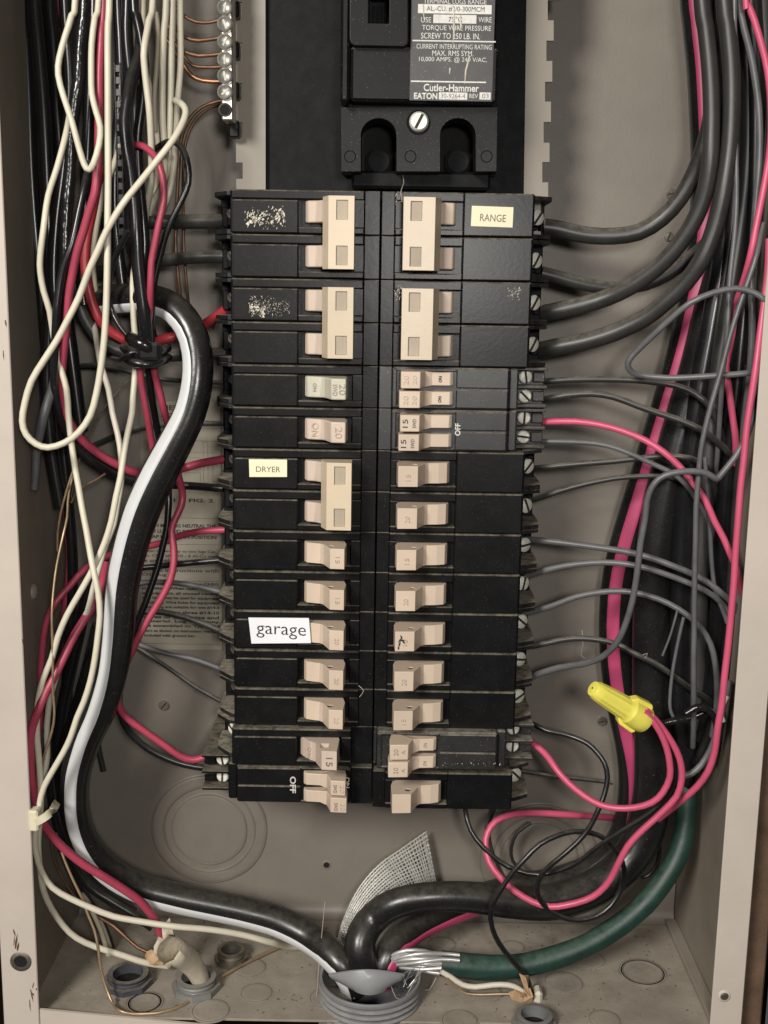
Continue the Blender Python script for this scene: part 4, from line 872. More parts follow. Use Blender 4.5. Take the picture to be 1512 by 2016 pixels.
wire('black_wire', 'dusty_pvc', 'thick black wire entering the second pole of the top left breaker', 26, 38, [(180, 540, 24), (240, 528), (290, 518), (330, 512), (375, 507), (446, 505, 42)], ga)
wire('black_wire', 'dusty_pvc', 'thick black wire entering the fourth left pole under the red one', 26, 34, [(150, 560, 40), (158, 605), (176, 642), (199, 670), (228, 688), (262, 698), (302, 702), (349, 699), (400, 697), (446, 697, 42)], ga)
wire('black_wire', 'dusty_pvc', 'thin black wire arching behind the tie to the breaker marked 20 SWD', 10, 26, [(122, 780, 12), (128, 745), (138, 729), (155, 722), (176, 719), (222, 724), (254, 732), (290, 741), (330, 748), (381, 751), (446, 754, 42)], ga)
wire('black_wire', 'dusty_pvc', 'black wire entering the pink 20 breaker, mostly behind the striped cable', 11, 28, [(60, 980, 22), (110, 935, 18), (150, 895, 16), (200, 870, 16), (250, 850), (310, 838), (370, 834), (446, 834, 42)], ga)
wire('black_wire', 'black_pvc', 'black wire crossing the instruction sheet just under the red one', 12, 34, [(190, 1150, 40), (230, 1130), (273, 1119), (302, 1116), (349, 1111), (397, 1106), (446, 1102, 40)], ga)
wire('grey_wire', 'grey_pvc', 'grey wire arching across the instruction sheet to the breaker above garage', 11, 30, [(190, 1200, 36), (235, 1163), (270, 1150), (305, 1146), (349, 1148), (397, 1156), (444, 1168, 38)], ga)
wire('black_wire', 'dusty_pvc', 'dark wire arching over the lower print to the garage breaker', 12, 32, [(190, 1290, 36), (230, 1235), (263, 1212), (288, 1205), (317, 1205), (356, 1213), (397, 1227), (444, 1247, 38)], ga)
wire('grey_wire', 'grey_pvc', 'pale grey wire crossing below the instruction sheet to the breaker under garage', 10, 30, [(190, 1275, 36), (235, 1262), (272, 1268), (305, 1280), (336, 1289), (375, 1296), (409, 1307), (444, 1321, 38)], ga)
wire('black_wire', 'dusty_pvc', 'thin dark wire slanting across the bare back to the breaker above the pink 15', 8.5, 28, [(205, 1230, 30), (245, 1258), (280, 1281), (302, 1296), (340, 1321), (385, 1352), (444, 1386, 38)], ga)
wire('black_wire', 'dusty_pvc', 'short dark wire end hanging behind the lower striped cable', 11, 20, [(180, 1380), (190, 1440), (196, 1480), (204, 1518)], ga)
gd = 'black cables deep in the shadow of the left wall'
for i, (lab_, w_, d_, pts_) in enumerate((
    ('outermost black cable in the shadow at the upper left wall', 26, 34, [(40, -40), (52, 80), (58, 200), (62, 330), (70, 450), (80, 560), (92, 680), (104, 800), (112, 900)]),
    ('second black cable from the left wall at the top', 30, 46, [(66, -40), (76, 90), (86, 220), (92, 350), (98, 470), (100, 560), (96, 660), (92, 760), (100, 880), (120, 1000)]),
    ('third black cable from the left wall at the top', 28, 40, [(96, -40), (104, 80), (112, 200), (118, 320), (116, 430), (122, 540), (132, 640), (146, 740), (160, 850)]),
    ('black cable behind the lumpy taped one', 26, 50, [(128, -40), (134, 70), (138, 190), (126, 320), (112, 430), (106, 530), (110, 620)]),
    ('black cable behind the front red wire at the top', 24, 44, [(186, -40), (184, 80), (178, 200), (172, 320), (166, 420), (160, 520), (166, 600)]),
    ('black cable left of the zip strip at the top', 22, 42, [(232, -40), (236, 80), (240, 160), (232, 250), (226, 340), (228, 430), (236, 520), (246, 600)]),
    ('black cable right of the zip strip at the top', 24, 46, [(252, -40), (250, 60), (256, 130), (268, 220), (262, 320), (256, 420), (262, 500)]),
    ('black cable against the wall at mid height left', 22, 30, [(86, 560), (96, 680), (112, 800), (126, 900), (136, 1000), (142, 1100), (140, 1210), (132, 1330), (124, 1450)]),
    ('black cable beside the red one in the lower left', 24, 40, [(176, 1150), (160, 1230), (142, 1310), (124, 1390), (112, 1470), (106, 1550), (112, 1630), (140, 1700)]),
    ('black cable hugging the striped cable on its left', 28, 46, [(196, 1230), (176, 1310), (154, 1390), (132, 1460), (120, 1540), (122, 1610), (144, 1680), (180, 1735), (220, 1770), (262, 1800)]),
    ('lowest black cable curving into the floor fitting at left', 20, 36, [(98, 1420), (96, 1500), (104, 1590), (124, 1670), (154, 1740), (186, 1800), (210, 1850), (226, 1910)]),
    ('dark cable end in the lower left shade', 18, 56, [(120, 1240), (108, 1300), (98, 1370), (94, 1450), (98, 1530), (110, 1610), (140, 1690), (176, 1745), (220, 1775), (262, 1800), (300, 1826)]))):
    wire('black_wire', 'black_pvc', lab_, w_, d_, pts_, gd)
gc = 'bare copper ground wires'
for i, (lab_, m_, w_, d_, pts_) in enumerate((
    ('uppermost bare copper wire bending to the neutral bar', 'copper_dull', 7, 50, [(320, -10), (352, 20), (361, 31), (385, 43), (415, 44), (436, 38)]),
    ('second bare copper wire bending to the neutral bar', 'copper_dull', 8, 48, [(320, 20), (352, 62), (366, 74), (392, 80), (436, 74)]),
    ('third bare copper wire bending to the neutral bar', 'copper_dull', 8, 50, [(320, 60), (350, 92), (362, 101), (392, 110), (436, 106)]),
    ('bright bare copper wire dipping to the neutral bar', 'copper', 9, 54, [(318, 60, 44), (338, 92), (352, 112), (364, 130), (378, 149), (400, 159), (436, 161)]),
    ('dull copper wire between the bright one and the bar foot', 'copper_dull', 7, 44, [(322, 30), (352, 90), (372, 122), (392, 132), (436, 132)]),
    ('bare copper wire dropping in an arc from the foot of the neutral bar', 'copper_dull', 7, 44, [(364, 640, 20), (352, 560, 30), (347, 470), (352, 330), (356, 285), (364, 250), (384, 221), (410, 205), (438, 198)]),
    ('second bare copper wire dropping in an arc behind the first', 'copper_dull', 6, 40, [(376, 640, 16), (368, 560, 26), (362, 470), (360, 330), (365, 280), (378, 245), (398, 222), (420, 210), (438, 206)]))):
    wire('copper_wire', m_, lab_, w_, d_, pts_, gc, 8)
wire('copper_wire', 'copper_thin', 'thin copper wire running down the left flange side', 5, 82, [(146, 925, 60), (138, 960), (133, 990), (132, 1019), (126, 1051, 76), (112, 1112), (104, 1165), (101, 1210, 84), (103, 1257), (105, 1305), (104, 1353), (107, 1405, 84), (103, 1441), (88, 1484), (74, 1522, 84), (72, 1560)], gc, 8)
wire('copper_wire', 'copper_thin', 'thin copper wire beside the other one at left, upper part', 4.5, 66, [(152, 905), (140, 940), (128, 975), (120, 1010), (114, 1050), (113, 1085)], gc, 8)
wire('copper_wire', 'copper_thin', 'long thin copper wire dropping to the front lip, then rising to the right', 6, 78, [(110, 1640, 70), (118, 1665), (126, 1690), (144, 1734, 76), (162, 1771), (174, 1800), (185, 1830, 80), (194, 1864), (199, 1909), (210, 1950, 86), (224, 1978, 90), (236, 1990, dd(236, 1990, 0.003)), (262, 1996, dd(262, 1996, 0.001)), (300, 1995, dd(300, 1995, 0.001)), (323, 1991, dd(323, 1991, 0.001)), (361, 1978, dd(361, 1978, 0.001)), (395, 1950, dd(395, 1950, 0.001)), (430, 1926, dd(430, 1926, 0.002)), (481, 1897, dd(481, 1897, 0.002)), (542, 1868, dd(542, 1868, 0.002)), (580, 1852, dd(580, 1852, 0.002))], gc, 8)
wire('copper_wire', 'copper_dull', 'brown bare wire curving into the torn grey sheath', 7, 48, [(150, 1770, 40), (180, 1796), (205, 1812), (226, 1824), (248, 1844, 50), (273, 1866), (302, 1879, 56)], gc, 8)
wire('copper_wire', 'copper_dull', 'thin brown wire slanting behind the cream wires below the cable tie', 4, 66, [(100, 1650), (107, 1692), (124, 1732), (146, 1762), (166, 1785)], gc, 8)
wire('copper_wire', 'copper_thin', 'hair-thin copper strand slanting behind the teardrop loop', 3, 40, [(252, 750), (222, 782), (198, 815), (182, 848), (168, 880), (156, 905), (146, 945), (140, 980)], gc, 6)
wire('copper_wire', 'copper_thin', 'short cut copper strand sticking out left of the striped cable', 5, 50, [(208, 932), (190, 944), (170, 954), (152, 968), (140, 990)], gc, 6)
# extra leads going into the floor fittings
wire('white_wire', 'tan_pvc', 'short cream wire dropping into the dark floor fitting at left', 10, 44, [(160, 1760, 50), (172, 1775), (185, 1800), (198, 1830), (208, 1860, 44), (216, 1892)])
wire('white_wire', 'tan_pvc', 'second short wire dropping into the dark floor fitting at left', 7, 38, [(170, 1790, 40), (196, 1812), (212, 1846), (222, 1880), (228, 1900)])
# black tie round the centre bundle
tie = thing('cable_tie', 'black cable tie knotting the centre bundle of wires', 'cable tie', P(288, 682, 0.078))
mb = MB(); c0 = P(287, 690, 0.070)
ring = [c0 + Vector((0.0095 * math.cos(a), -0.012 * math.sin(a), 0.0012 * math.cos(a * 2 + 0.4))) for a in [6.2832 * k / 24 for k in range(25)]]
mb.frame_tube(ring, 0.0022, 8, False); put(mb, 'band', 'black_pvc', tie, smooth=60)
ring = [q + Vector((0.0004, -0.0002, -0.0044)) for q in ring]
mb = MB(); mb.frame_tube(ring, 0.0020, 8, False); put(mb, 'band', 'black_pvc', tie, smooth=60)
a = P(293, 690, 0.086); mb = MB(); mb.box(a.x - 0.0050, a.x + 0.0050, 0.080, 0.0868, a.z - 0.0042, a.z + 0.0036, 0.0014); put(mb, 'buckle', 'black_pvc', tie)
sp = [(P(x, y, d / 1000), 0.0011) for x, y, d in ((280, 708, 82), (266, 692, 84), (252, 700, 84), (236, 708, 80), (220, 705, 76))]; sp = spline(sp, 0.002)
mb = MB(); mb.frame_tube([p for p, r in sp], [r for p, r in sp], 8); put(mb, 'tail', 'black_pvc', tie, smooth=60)
sp = spline([(P(x, y, d / 1000), r) for x, y, d, r in ((255, 664, 80, 0.0026), (268, 672, 84, 0.003), (284, 680, 86, 0.003), (300, 690, 84, 0.0026))], 0.002)
mb = MB(); mb.frame_tube([p for p, r in sp], [r for p, r in sp], 8); put(mb, 'wrap', 'tape_black', tie, smooth=60)
# nylon tie at the left flange
tie = thing('cable_tie', 'cream nylon cable tie holding wires against the left flange', 'cable tie', P(80, 1605, 0.09))
pts_ = [P(x, y, d / 1000) for x, y, d in ((62, 1622, 97), (72, 1618, 99), (86, 1610, 99.5), (98, 1601, 97), (107, 1590, 90), (111, 1580, 80))]
sp = spline([(p, 0.001) for p in pts_], 0.002); mb = MB()
for i, (p, r) in enumerate(sp):
    t = (sp[min(i + 1, len(sp) - 1)][0] - sp[max(i - 1, 0)][0]).normalized(); n = t.cross(Vector((0, 1, 0))).normalized() * 0.0018; nn = t.cross(n).normalized() * 0.0006
    for q in (n + nn, -n + nn, -n - nn, n - nn): mb.v.append(tuple(p + q))
for i in range(len(sp) - 1):
    for j in range(4): mb.f.append((i * 4 + j, i * 4 + (j + 1) % 4, i * 4 + 4 + (j + 1) % 4, i * 4 + 4 + j))
mb.f += [(0, 1, 2, 3), tuple(4 * len(sp) - 4 + j for j in range(4))]; put(mb, 'strap', 'nylon', tie, smooth=40)
a = P(66, 1615, 0.098); mb = MB(); mb.box(a.x - 0.0022, a.x + 0.0024, 0.093, 0.0995, a.z - 0.0052, a.z + 0.0052, 0.0008); put(mb, 'head', 'nylon', tie)
# ladder strip hanging between the wires
zs = thing('ladder_strip', 'black toothed strap hanging straight down between the red wire and black bundle', 'strap', P(227, 300, 0.06))
a = P(221, 120, 0.06); b = P(233, 490, 0.06)
mb = MB(); mb.box(a.x, a.x + 0.0006, 0.056, 0.0575, b.z, a.z, 0.0002); put(mb, 'edge', 'black_pvc', zs)
mb = MB(); mb.box(a.x + 0.0025, a.x + 0.0031, 0.056, 0.0575, b.z, a.z, 0.0002); put(mb, 'edge', 'black_pvc', zs)
mb = MB()
for k in range(16):
    zz = a.z + (b.z - a.z) * (k + 0.5) / 16; mb.box(a.x + 0.0003, a.x + 0.0027, 0.0555, 0.057, zz - 0.0016, zz + 0.0016, 0.0002)
put(mb, 'rungs', 'black_pvc', zs)['kind'] = 'stuff'
# ================================================================== WIRES, right half
gf = 'thick feeder wires curving into the right breakers'
wire('black_wire', 'dusty_pvc', 'thick dusty black wire curving up from the top pole of the RANGE breaker', 33, 46, [(1072, 447, 42), (1096, 450), (1134, 459), (1165, 464, 44), (1210, 465), (1259, 457), (1303, 430, 50), (1340, 390), (1368, 338, 56), (1388, 285, 60), (1402, 220), (1408, 130), (1406, 40), (1400, -40)], gf, 16)
wire('black_wire', 'dusty_pvc', 'thick black wire sweeping from the third right pole up the cable bundle', 34, 60, [(1072, 617, 42), (1092, 613), (1150, 600), (1195, 586, 50), (1239, 565), (1287, 532, 60), (1325, 496), (1360, 445, 68), (1384, 390), (1398, 320, 74), (1402, 250), (1401, 187), (1397, 125), (1390, 62), (1380, -40)], gf, 16)
wire('black_wire', 'dusty_pvc', 'thick black wire sweeping from the fourth right pole, lowest of the big ones', 35, 66, [(1066, 690, 42), (1088, 685), (1150, 673), (1209, 655, 54), (1267, 628), (1312, 593, 64), (1350, 556), (1382, 512, 72), (1405, 452), (1424, 375, 76), (1436, 300), (1441, 220), (1440, 140), (1434, 62), (1424, -40)], gf, 16)
wire('maroon_wire', 'dusty_pvc', 'thick dark wire sagging from the second RANGE pole behind the other feeders', 26, 34, [(1066, 537, 42), (1096, 545), (1135, 556), (1180, 565), (1224, 567), (1269, 560), (1314, 541), (1353, 512), (1400, 470), (1440, 415), (1470, 350), (1488, 270)], gf, 14)
gs = 'thin grey wires feeding the right breakers'
wire('grey_wire', 'grey_pvc', 'grey wire looping leftwards from the right flange in a long hairpin', 12.5, 84, [(1530, 625, 92), (1508, 593, 94), (1485, 576), (1449, 568), (1404, 576), (1359, 596, 90), (1323, 626), (1287, 658), (1254, 691, 78), (1240, 708), (1237, 722), (1246, 734), (1269, 740, 74), (1314, 744), (1359, 743), (1404, 740, 84), (1449, 737), (1480, 734, 86), (1500, 738, 80)], gs)
wire('grey_wire', 'dusty_pvc', 'dark grey wire from the upper screw of the upper tandem breaker, nearly level', 13, 60, [(1066, 751, 52), (1084, 750), (1135, 747), (1209, 747), (1269, 750, 60), (1329, 759), (1368, 775), (1395, 799, 66), (1413, 835), (1425, 880, 56), (1430, 940, 40), (1432, 1000, 30)], gs)
wire('grey_wire', 'dusty_pvc', 'dark grey wire from the lower screw of the upper tandem breaker, drooping', 13.5, 62, [(1066, 787, 52), (1084, 784), (1120, 778), (1165, 775), (1209, 782), (1254, 799, 64), (1299, 814), (1344, 829), (1383, 848, 70), (1413, 871), (1434, 892, 66), (1450, 926, 52), (1456, 980, 40)], gs)
wire('red_wire', 'pink_pvc', 'pink red wire from the breaker marked OFF slanting to the right flange', 13.5, 72, [(1068, 830, 56), (1088, 830), (1135, 830), (1180, 836, 66), (1224, 848), (1269, 866), (1305, 889, 78), (1338, 918), (1365, 951), (1389, 984, 82), (1407, 1025), (1424, 1060), (1440, 1094, 84), (1452, 1122, 82), (1460, 1160, 74), (1462, 1220, 60), (1456, 1300, 52)])
wire('grey_wire', 'grey_pvc', 'thin grey wire from the lower screw of the breaker marked OFF', 10.5, 62, [(1066, 869, 54), (1084, 869), (1150, 871), (1195, 877), (1239, 892, 62), (1284, 913), (1323, 931), (1350, 954, 66), (1368, 978), (1390, 1014), (1406, 1060, 54), (1414, 1120, 34)], gs)
wire('grey_wire', 'dusty_pvc', 'dark grey wire arching from the first single right breaker', 12, 62, [(1050, 922, 46), (1075, 920), (1135, 914), (1209, 908, 58), (1269, 901), (1314, 898), (1359, 902, 66), (1386, 916), (1402, 940), (1410, 980, 54), (1412, 1040, 36)], gs)
wire('grey_wire', 'dusty_pvc', 'grey wire rising from the second single right breaker and passing behind the loop', 10.5, 58, [(1044, 986, 46), (1070, 978), (1105, 966), (1150, 954), (1209, 942, 56), (1254, 938), (1299, 938), (1345, 944, 60), (1380, 966), (1400, 1010, 54)], gs)
wire('grey_wire', 'grey_pvc', 'pale grey wire climbing in an S and hooking back over the right cables', 13, 86, [(1036, 1339, 46), (1060, 1327), (1102, 1314, 58), (1143, 1308), (1174, 1299, 70), (1201, 1281), (1221, 1252, 82), (1239, 1207), (1249, 1163), (1256, 1116, 88), (1262, 1069), (1269, 1022), (1275, 985, 90), (1283, 960), (1298, 942), (1322, 932, 92), (1350, 928), (1380, 929), (1400, 936), (1410, 943, 93), (1421, 934), (1446, 901, 92), (1467, 865), (1480, 829, 90), (1488, 784), (1493, 750, 86), (1500, 700, 76)], gs)
wire('grey_wire', 'grey_pvc', 'straight grey wire falling in front of the right cables from the upper right corner', 11, 92, [(1502, 440, 84), (1490, 500, 90), (1473, 554), (1455, 605), (1437, 664), (1419, 733), (1401, 793), (1389, 844), (1380, 889), (1375, 948), (1371, 996), (1369, 1054), (1369, 1116), (1368, 1179), (1366, 1241), (1366, 1303), (1366, 1366, 88), (1366, 1428, 80), (1364, 1470, 70)], gs)
wire('grey_wire', 'grey_pvc', 'upper of two grey wires running together across the cables below the S loop', 13, 66, [(1036, 1062, 48), (1060, 1064), (1102, 1068), (1165, 1076), (1227, 1085, 64), (1274, 1096), (1321, 1113, 70), (1368, 1132), (1399, 1150), (1424, 1172, 74), (1448, 1195), (1466, 1230, 66)], gs)
wire('grey_wire', 'grey_pvc', 'lower of two grey wires running together across the cables below the S loop', 12, 66, [(1036, 1135, 48), (1052, 1130), (1077, 1122), (1118, 1113), (1165, 1108, 62), (1212, 1108), (1259, 1115, 70), (1305, 1129), (1352, 1146), (1390, 1163, 74), (1418, 1184), (1440, 1215, 66)], gs)
wire('grey_wire', 'grey_pvc', 'grey wire arching high and then falling steeply down to the tape bundle', 12, 66, [(1030, 1208, 48), (1052, 1203), (1087, 1193), (1134, 1175), (1180, 1166, 62), (1227, 1164), (1274, 1172, 70), (1315, 1188), (1352, 1210, 76), (1380, 1235), (1399, 1266), (1408, 1303, 78), (1412, 1350), (1410, 1400), (1402, 1450, 70)], gs)
wire('grey_wire', 'dusty_pvc', 'dark grey wire arching past the S loop above the yellow connector', 11.5, 58, [(1026, 1274, 48), (1049, 1272), (1087, 1264), (1118, 1258), (1149, 1257), (1180, 1260, 58), (1215, 1268), (1252, 1288, 66), (1290, 1307), (1327, 1332, 68), (1365, 1360), (1393, 1375), (1410, 1400, 58)], gs)
wire('grey_wire', 'grey_pvc', 'thin grey wire standing beside the straight one', 9, 78, [(1388, 900, 70), (1393, 969), (1397, 1054), (1402, 1116), (1408, 1163), (1418, 1191), (1432, 1226, 70)], gs)
wire('grey_wire', 'grey_pvc', 'short thin wire slanting on the black cable at right', 5, 76, [(1334, 1200), (1326, 1228), (1318, 1257), (1304, 1291)], gs, 8)
wire('grey_wire', 'grey_pvc', 'thin dark wire hooking down beside the yellow connector height', 7, 74, [(1346, 1215), (1340, 1240), (1330, 1288), (1323, 1335), (1318, 1381), (1322, 1402), (1330, 1420)], gs, 8)
gp = 'pink red wires along the right flange'
wire('red_wire', 'pink_pvc', 'pink red wire leaving the frame at the upper right corner', 14, 90, [(1466, -30, 86), (1474, 8), (1486, 41), (1502, 94), (1512, 140), (1518, 200), (1518, 260), (1513, 312), (1503, 370), (1491, 431), (1478, 500, 86), (1464, 551), (1450, 600, 74), (1440, 660), (1430, 720, 68), (1433, 755), (1438, 784), (1443, 829), (1448, 874, 66), (1446, 930, 56), (1440, 1010, 44), (1434, 1100, 34)], gp)
wire('red_wire', 'pink_pvc', 'long pink red wire hugging the right flange down to the lower coil', 14, 97, [(1514, 470, 90), (1512, 539), (1505, 599), (1496, 664), (1487, 724, 97), (1478, 784), (1470, 844), (1464, 904), (1458, 963), (1452, 1038), (1447, 1094), (1444, 1147), (1440, 1210), (1433, 1272), (1427, 1328), (1421, 1381), (1414, 1432, 96), (1407, 1480), (1394, 1518, 92), (1373, 1547), (1348, 1570, 84), (1322, 1592, 76), (1296, 1612, 70)], gp)
gn = 'pink red wires joined under the yellow connector'
wire('red_wire', 'pink_pvc', 'pink red wire swinging from the yellow connector left to the lower tandem breaker', 13.5, 84, [(1266, 1400, 97), (1279, 1412, 96), (1299, 1441), (1312, 1472), (1319, 1500, 94), (1318, 1530), (1306, 1560), (1283, 1580, 90), (1250, 1590), (1214, 1591), (1181, 1584, 82), (1148, 1566), (1118, 1541), (1097, 1516, 72), (1081, 1493), (1064, 1474), (1036, 1452, 58)], gn)
wire('red_wire', 'pink_pvc', 'pink red wire coiling from the yellow connector round the lower right in a wide loop', 13.5, 84, [(1270, 1398, 96), (1288, 1414, 94), (1312, 1444), (1330, 1475), (1341, 1505, 92), (1342, 1534), (1332, 1567), (1306, 1597, 88), (1277, 1623), (1256, 1642), (1236, 1666, 86), (1219, 1697), (1202, 1731), (1181, 1756, 82), (1152, 1772), (1114, 1782), (1081, 1785, 78), (1047, 1775), (1014, 1754), (985, 1727, 70), (964, 1697), (955, 1665, 62), (960, 1640), (975, 1617), (1000, 1606, 54), (1030, 1601), (1068, 1601), (1131, 1605, 40), (1180, 1608), (1215, 1610, 10)], gn)
gl = 'thin black wires coiled in the lower right'
wire('black_wire', 'black_pvc', 'black wire curling in a ring at lower right and dropping into the white sheath', 10.5, 76, [(1028, 1420, 50), (1049, 1425, 56), (1074, 1438), (1102, 1444), (1131, 1452, 66), (1156, 1464), (1176, 1481), (1190, 1502, 74), (1195, 1530), (1189, 1564), (1177, 1597, 80), (1160, 1631), (1135, 1660), (1102, 1689, 82), (1072, 1714), (1058, 1739), (1060, 1764, 80), (1077, 1789), (1106, 1806), (1139, 1812, 76), (1173, 1804), (1202, 1783), (1223, 1752, 72), (1230, 1725), (1225, 1697), (1210, 1672, 72), (1189, 1651), (1164, 1640), (1131, 1637, 76), (1097, 1645), (1064, 1662), (1035, 1689, 82), (1010, 1718), (985, 1752), (967, 1789, 84), (968, 1827), (984, 1858), (1005, 1886, 80), (1026, 1911), (1040, 1932, 76), (1050, 1965, 74)], gl)
wire('black_wire', 'black_pvc', 'shiny dark wire from the bottom right breaker sagging over and up to the yellow connector', 10, 74, [(914, 1575, 50), (916, 1599, 56), (926, 1635), (951, 1668, 64), (985, 1697), (1018, 1714), (1060, 1722, 70), (1102, 1714), (1139, 1697), (1181, 1664, 78), (1227, 1635), (1277, 1603, 84), (1309, 1574), (1326, 1543, 86), (1326, 1509), (1318, 1476, 90), (1300, 1440), (1276, 1408, 94)], gl)
wire('black_wire', 'dusty_pvc', 'short dark wire running level from the bottom right breaker to the cables', 8, 36, [(1006, 1516, 40), (1039, 1520), (1089, 1528), (1148, 1534), (1206, 1541)], gl)
wire('black_wire', 'dusty_pvc', 'faint thin wire curling on the back panel inside the pink loop', 7, 14, [(1045, 1620), (1018, 1640), (1006, 1668), (1010, 1695), (1030, 1716), (1060, 1730), (1085, 1735)], gl)
wire('black_wire', 'dusty_pvc', 'faint thin wire curling on the back panel left of the pink loop', 7, 16, [(1000, 1555), (975, 1590), (962, 1630), (968, 1675), (985, 1715), (1000, 1740)], gl)
wire('black_wire', 'black_pvc', 'dark wire bowing in the right corner behind the pink loop', 9, 40, [(1290, 1620), (1298, 1650), (1297, 1690), (1285, 1715), (1268, 1728), (1252, 1716)], gl)
gd2 = 'black cables deep at the right side'
for i, (lab_, w_, d_, m_, pts_) in enumerate((
    ('black cable at the top right between the feeders and the pink wire', 40, 40, 'dusty_pvc', [(1474, -40), (1480, 60), (1484, 160), (1482, 280), (1474, 400), (1464, 520), (1454, 620), (1446, 720), (1440, 820), (1432, 920)]),
    ('black cable second from the right wall at the top', 34, 54, 'dusty_pvc', [(1462, -40), (1470, 80), (1474, 200), (1470, 320), (1458, 440), (1444, 540), (1430, 640), (1416, 730), (1404, 820)]),
    ('black cable against the right wall at the upper corner', 34, 52, 'dusty_pvc', [(1500, -40), (1505, 80), (1508, 200), (1504, 320), (1498, 430), (1490, 540), (1484, 640), (1476, 740), (1470, 840)]),
    ('grey shiny wire standing at the right between pink wires', 14, 76, 'grey_pvc', [(1452, -40), (1462, 40), (1480, 120), (1494, 220), (1496, 320), (1486, 430), (1478, 540), (1480, 640), (1478, 720, 74), (1470, 800), (1462, 880, 64), (1455, 980, 56), (1448, 1080, 48), (1440, 1180, 40)]),
    ('thin dark wire in front of the right bundle at the top', 10, 80, 'grey_pvc', [(1446, -40), (1447, 150), (1448, 300), (1450, 380), (1446, 460), (1436, 560), (1432, 660), (1424, 730, 78), (1418, 800), (1412, 900, 62), (1404, 1000, 48), (1398, 1100, 36), (1394, 1200, 30)]),
    ('black cable filling the right middle behind the straight wire', 40, 50, 'dusty_pvc', [(1440, -40), (1450, 150), (1446, 350), (1438, 480), (1428, 560), (1416, 680), (1404, 800), (1392, 920), (1384, 1020), (1378, 1120), (1374, 1230), (1372, 1340), (1370, 1430)]),
    ('black cable behind the long pink wire in the right middle', 38, 56, 'black_pvc', [(1478, -40), (1490, 200), (1482, 450), (1462, 640), (1450, 760), (1438, 880), (1428, 1000), (1422, 1100), (1416, 1200), (1408, 1300), (1398, 1390), (1388, 1460)]),
    ('black cable added to shade the green one, just right of the plain thick one', 44, 48, 'black_pvc', [(1446, -40), (1452, 200), (1434, 440), (1400, 640), (1380, 760), (1362, 880), (1350, 980), (1343, 1080), (1340, 1180), (1340, 1280), (1344, 1380), (1352, 1460), (1366, 1530)]),  # added cable; its black stands in for shade on the green one
    ('black cable close to the right wall, middle', 30, 62, 'dusty_pvc', [(1480, 720), (1468, 850), (1458, 960), (1450, 1070), (1444, 1180), (1438, 1280), (1428, 1360), (1412, 1430), (1394, 1500)]),
    ('black wire bundle end by the tape in the lower right', 22, 66, 'black_pvc', [(1440, 1200), (1430, 1290), (1416, 1370), (1398, 1440), (1376, 1500), (1356, 1550)]),
    ('white grey wire end at the tape in the lower right', 13, 80, 'grey_pvc', [(1436, 1340), (1424, 1390), (1412, 1440), (1400, 1475), (1382, 1505), (1362, 1522), (1346, 1528)]))):
    wire('black_wire' if m_ != 'grey_pvc' else 'grey_wire', m_, lab_, w_, d_, pts_, gd2, 12)
wire('white_wire', 'white_pvc', 'short white wire end showing beside the right flange', 10, 84, [(1432, 1370), (1424, 1385), (1418, 1402), (1424, 1420)])
for lab_, pts_ in (('black tape end sticking out left of the right bundle', [(1304, 1425, 78), (1320, 1420), (1345, 1416), (1370, 1410), (1390, 1400)]), ('black tape wrap round the right bundle', [(1350, 1405, 90), (1372, 1392), (1392, 1396), (1406, 1412), (1412, 1436)])):
    wire('tape_strip', 'tape_black', lab_, 15, 84, pts_, 'black tape on the right bundle', 8, 'tape', 0.12)
# green taped ground cable with bare strands
sp = path([(1338, 1000, 26, 34), (1338, 1120, 26, 36), (1340, 1240, 28, 38), (1344, 1360, 32, 38), (1350, 1470, 36, 40), (1353, 1560, 42, 40), (1349, 1625, 46, 40), (1334, 1685, 50, 41), (1300, 1742, 54, 42), (1256, 1792, 58, 43), (1204, 1832, 61, 43), (1148, 1864, 64, 44), (1082, 1888, 66, 45), (1018, 1902, 68, 46), (960, 1905, 69, 48), (910, 1901, 70, 50), (868, 1896, 70, 48)], 50, 42)
gcab = thing('ground_cable', 'thick green taped ground cable with bare silver strands at its left end', 'cable', sp[-1][0])
mb = MB(); mb.frame_tube([p for p, r in sp], [r * (0.97 + 0.05 * ((i % 7) / 7)) * random.uniform(0.985, 1.015) for i, (p, r) in enumerate(sp)], 18); put(mb, 'jacket', 'green_tape', gcab, smooth=60)
for k in range(14):
    a = 6.283 * k / 14; ph = (math.cos(a), math.sin(a)); r0 = 1.0 if k % 2 else 0.6
    pts_ = [(905, 1899 + 19 * r0 * ph[1], 70 + 5 * r0 * ph[0]), (870, 1897 + 20 * r0 * ph[1], 70 + 5 * r0 * ph[0]), (835, 1892 + 20 * r0 * math.sin(a + 0.5), 71 + 5 * math.cos(a + 0.5)), (800, 1888 + 18 * r0 * math.sin(a + 1.0), 70 + 4 * math.cos(a + 1)), (770, 1890 + 12 * r0 * math.sin(a + 1.5), 67 + 4 * math.cos(a + 1.5)), (748, 1902 + 8 * math.sin(a + 2), 62 + 4 * math.cos(a + 2)), (738, 1935 + 6 * math.sin(a), 58 + 4 * math.cos(a))]
    s_ = path(pts_, 70, 8.5); mb = MB(); mb.frame_tube([p for p, r in s_], [r for p, r in s_], 7); put(mb, 'strand', 'aluminium', gcab, smooth=60)
for k in range(6):          # stray hairs
    x0 = random.uniform(790, 905); y0 = random.uniform(1905, 1925)
    s_ = path([(x0, y0, 74), (x0 - random.uniform(5, 25), y0 + random.uniform(8, 25), 78), (x0 - random.uniform(0, 30), y0 + random.uniform(12, 34), 80)], 75, 1.3); mb = MB(); mb.frame_tube([p for p, r in s_], [r for p, r in s_], 5); put(mb, 'strand', 'aluminium', gcab, smooth=60)
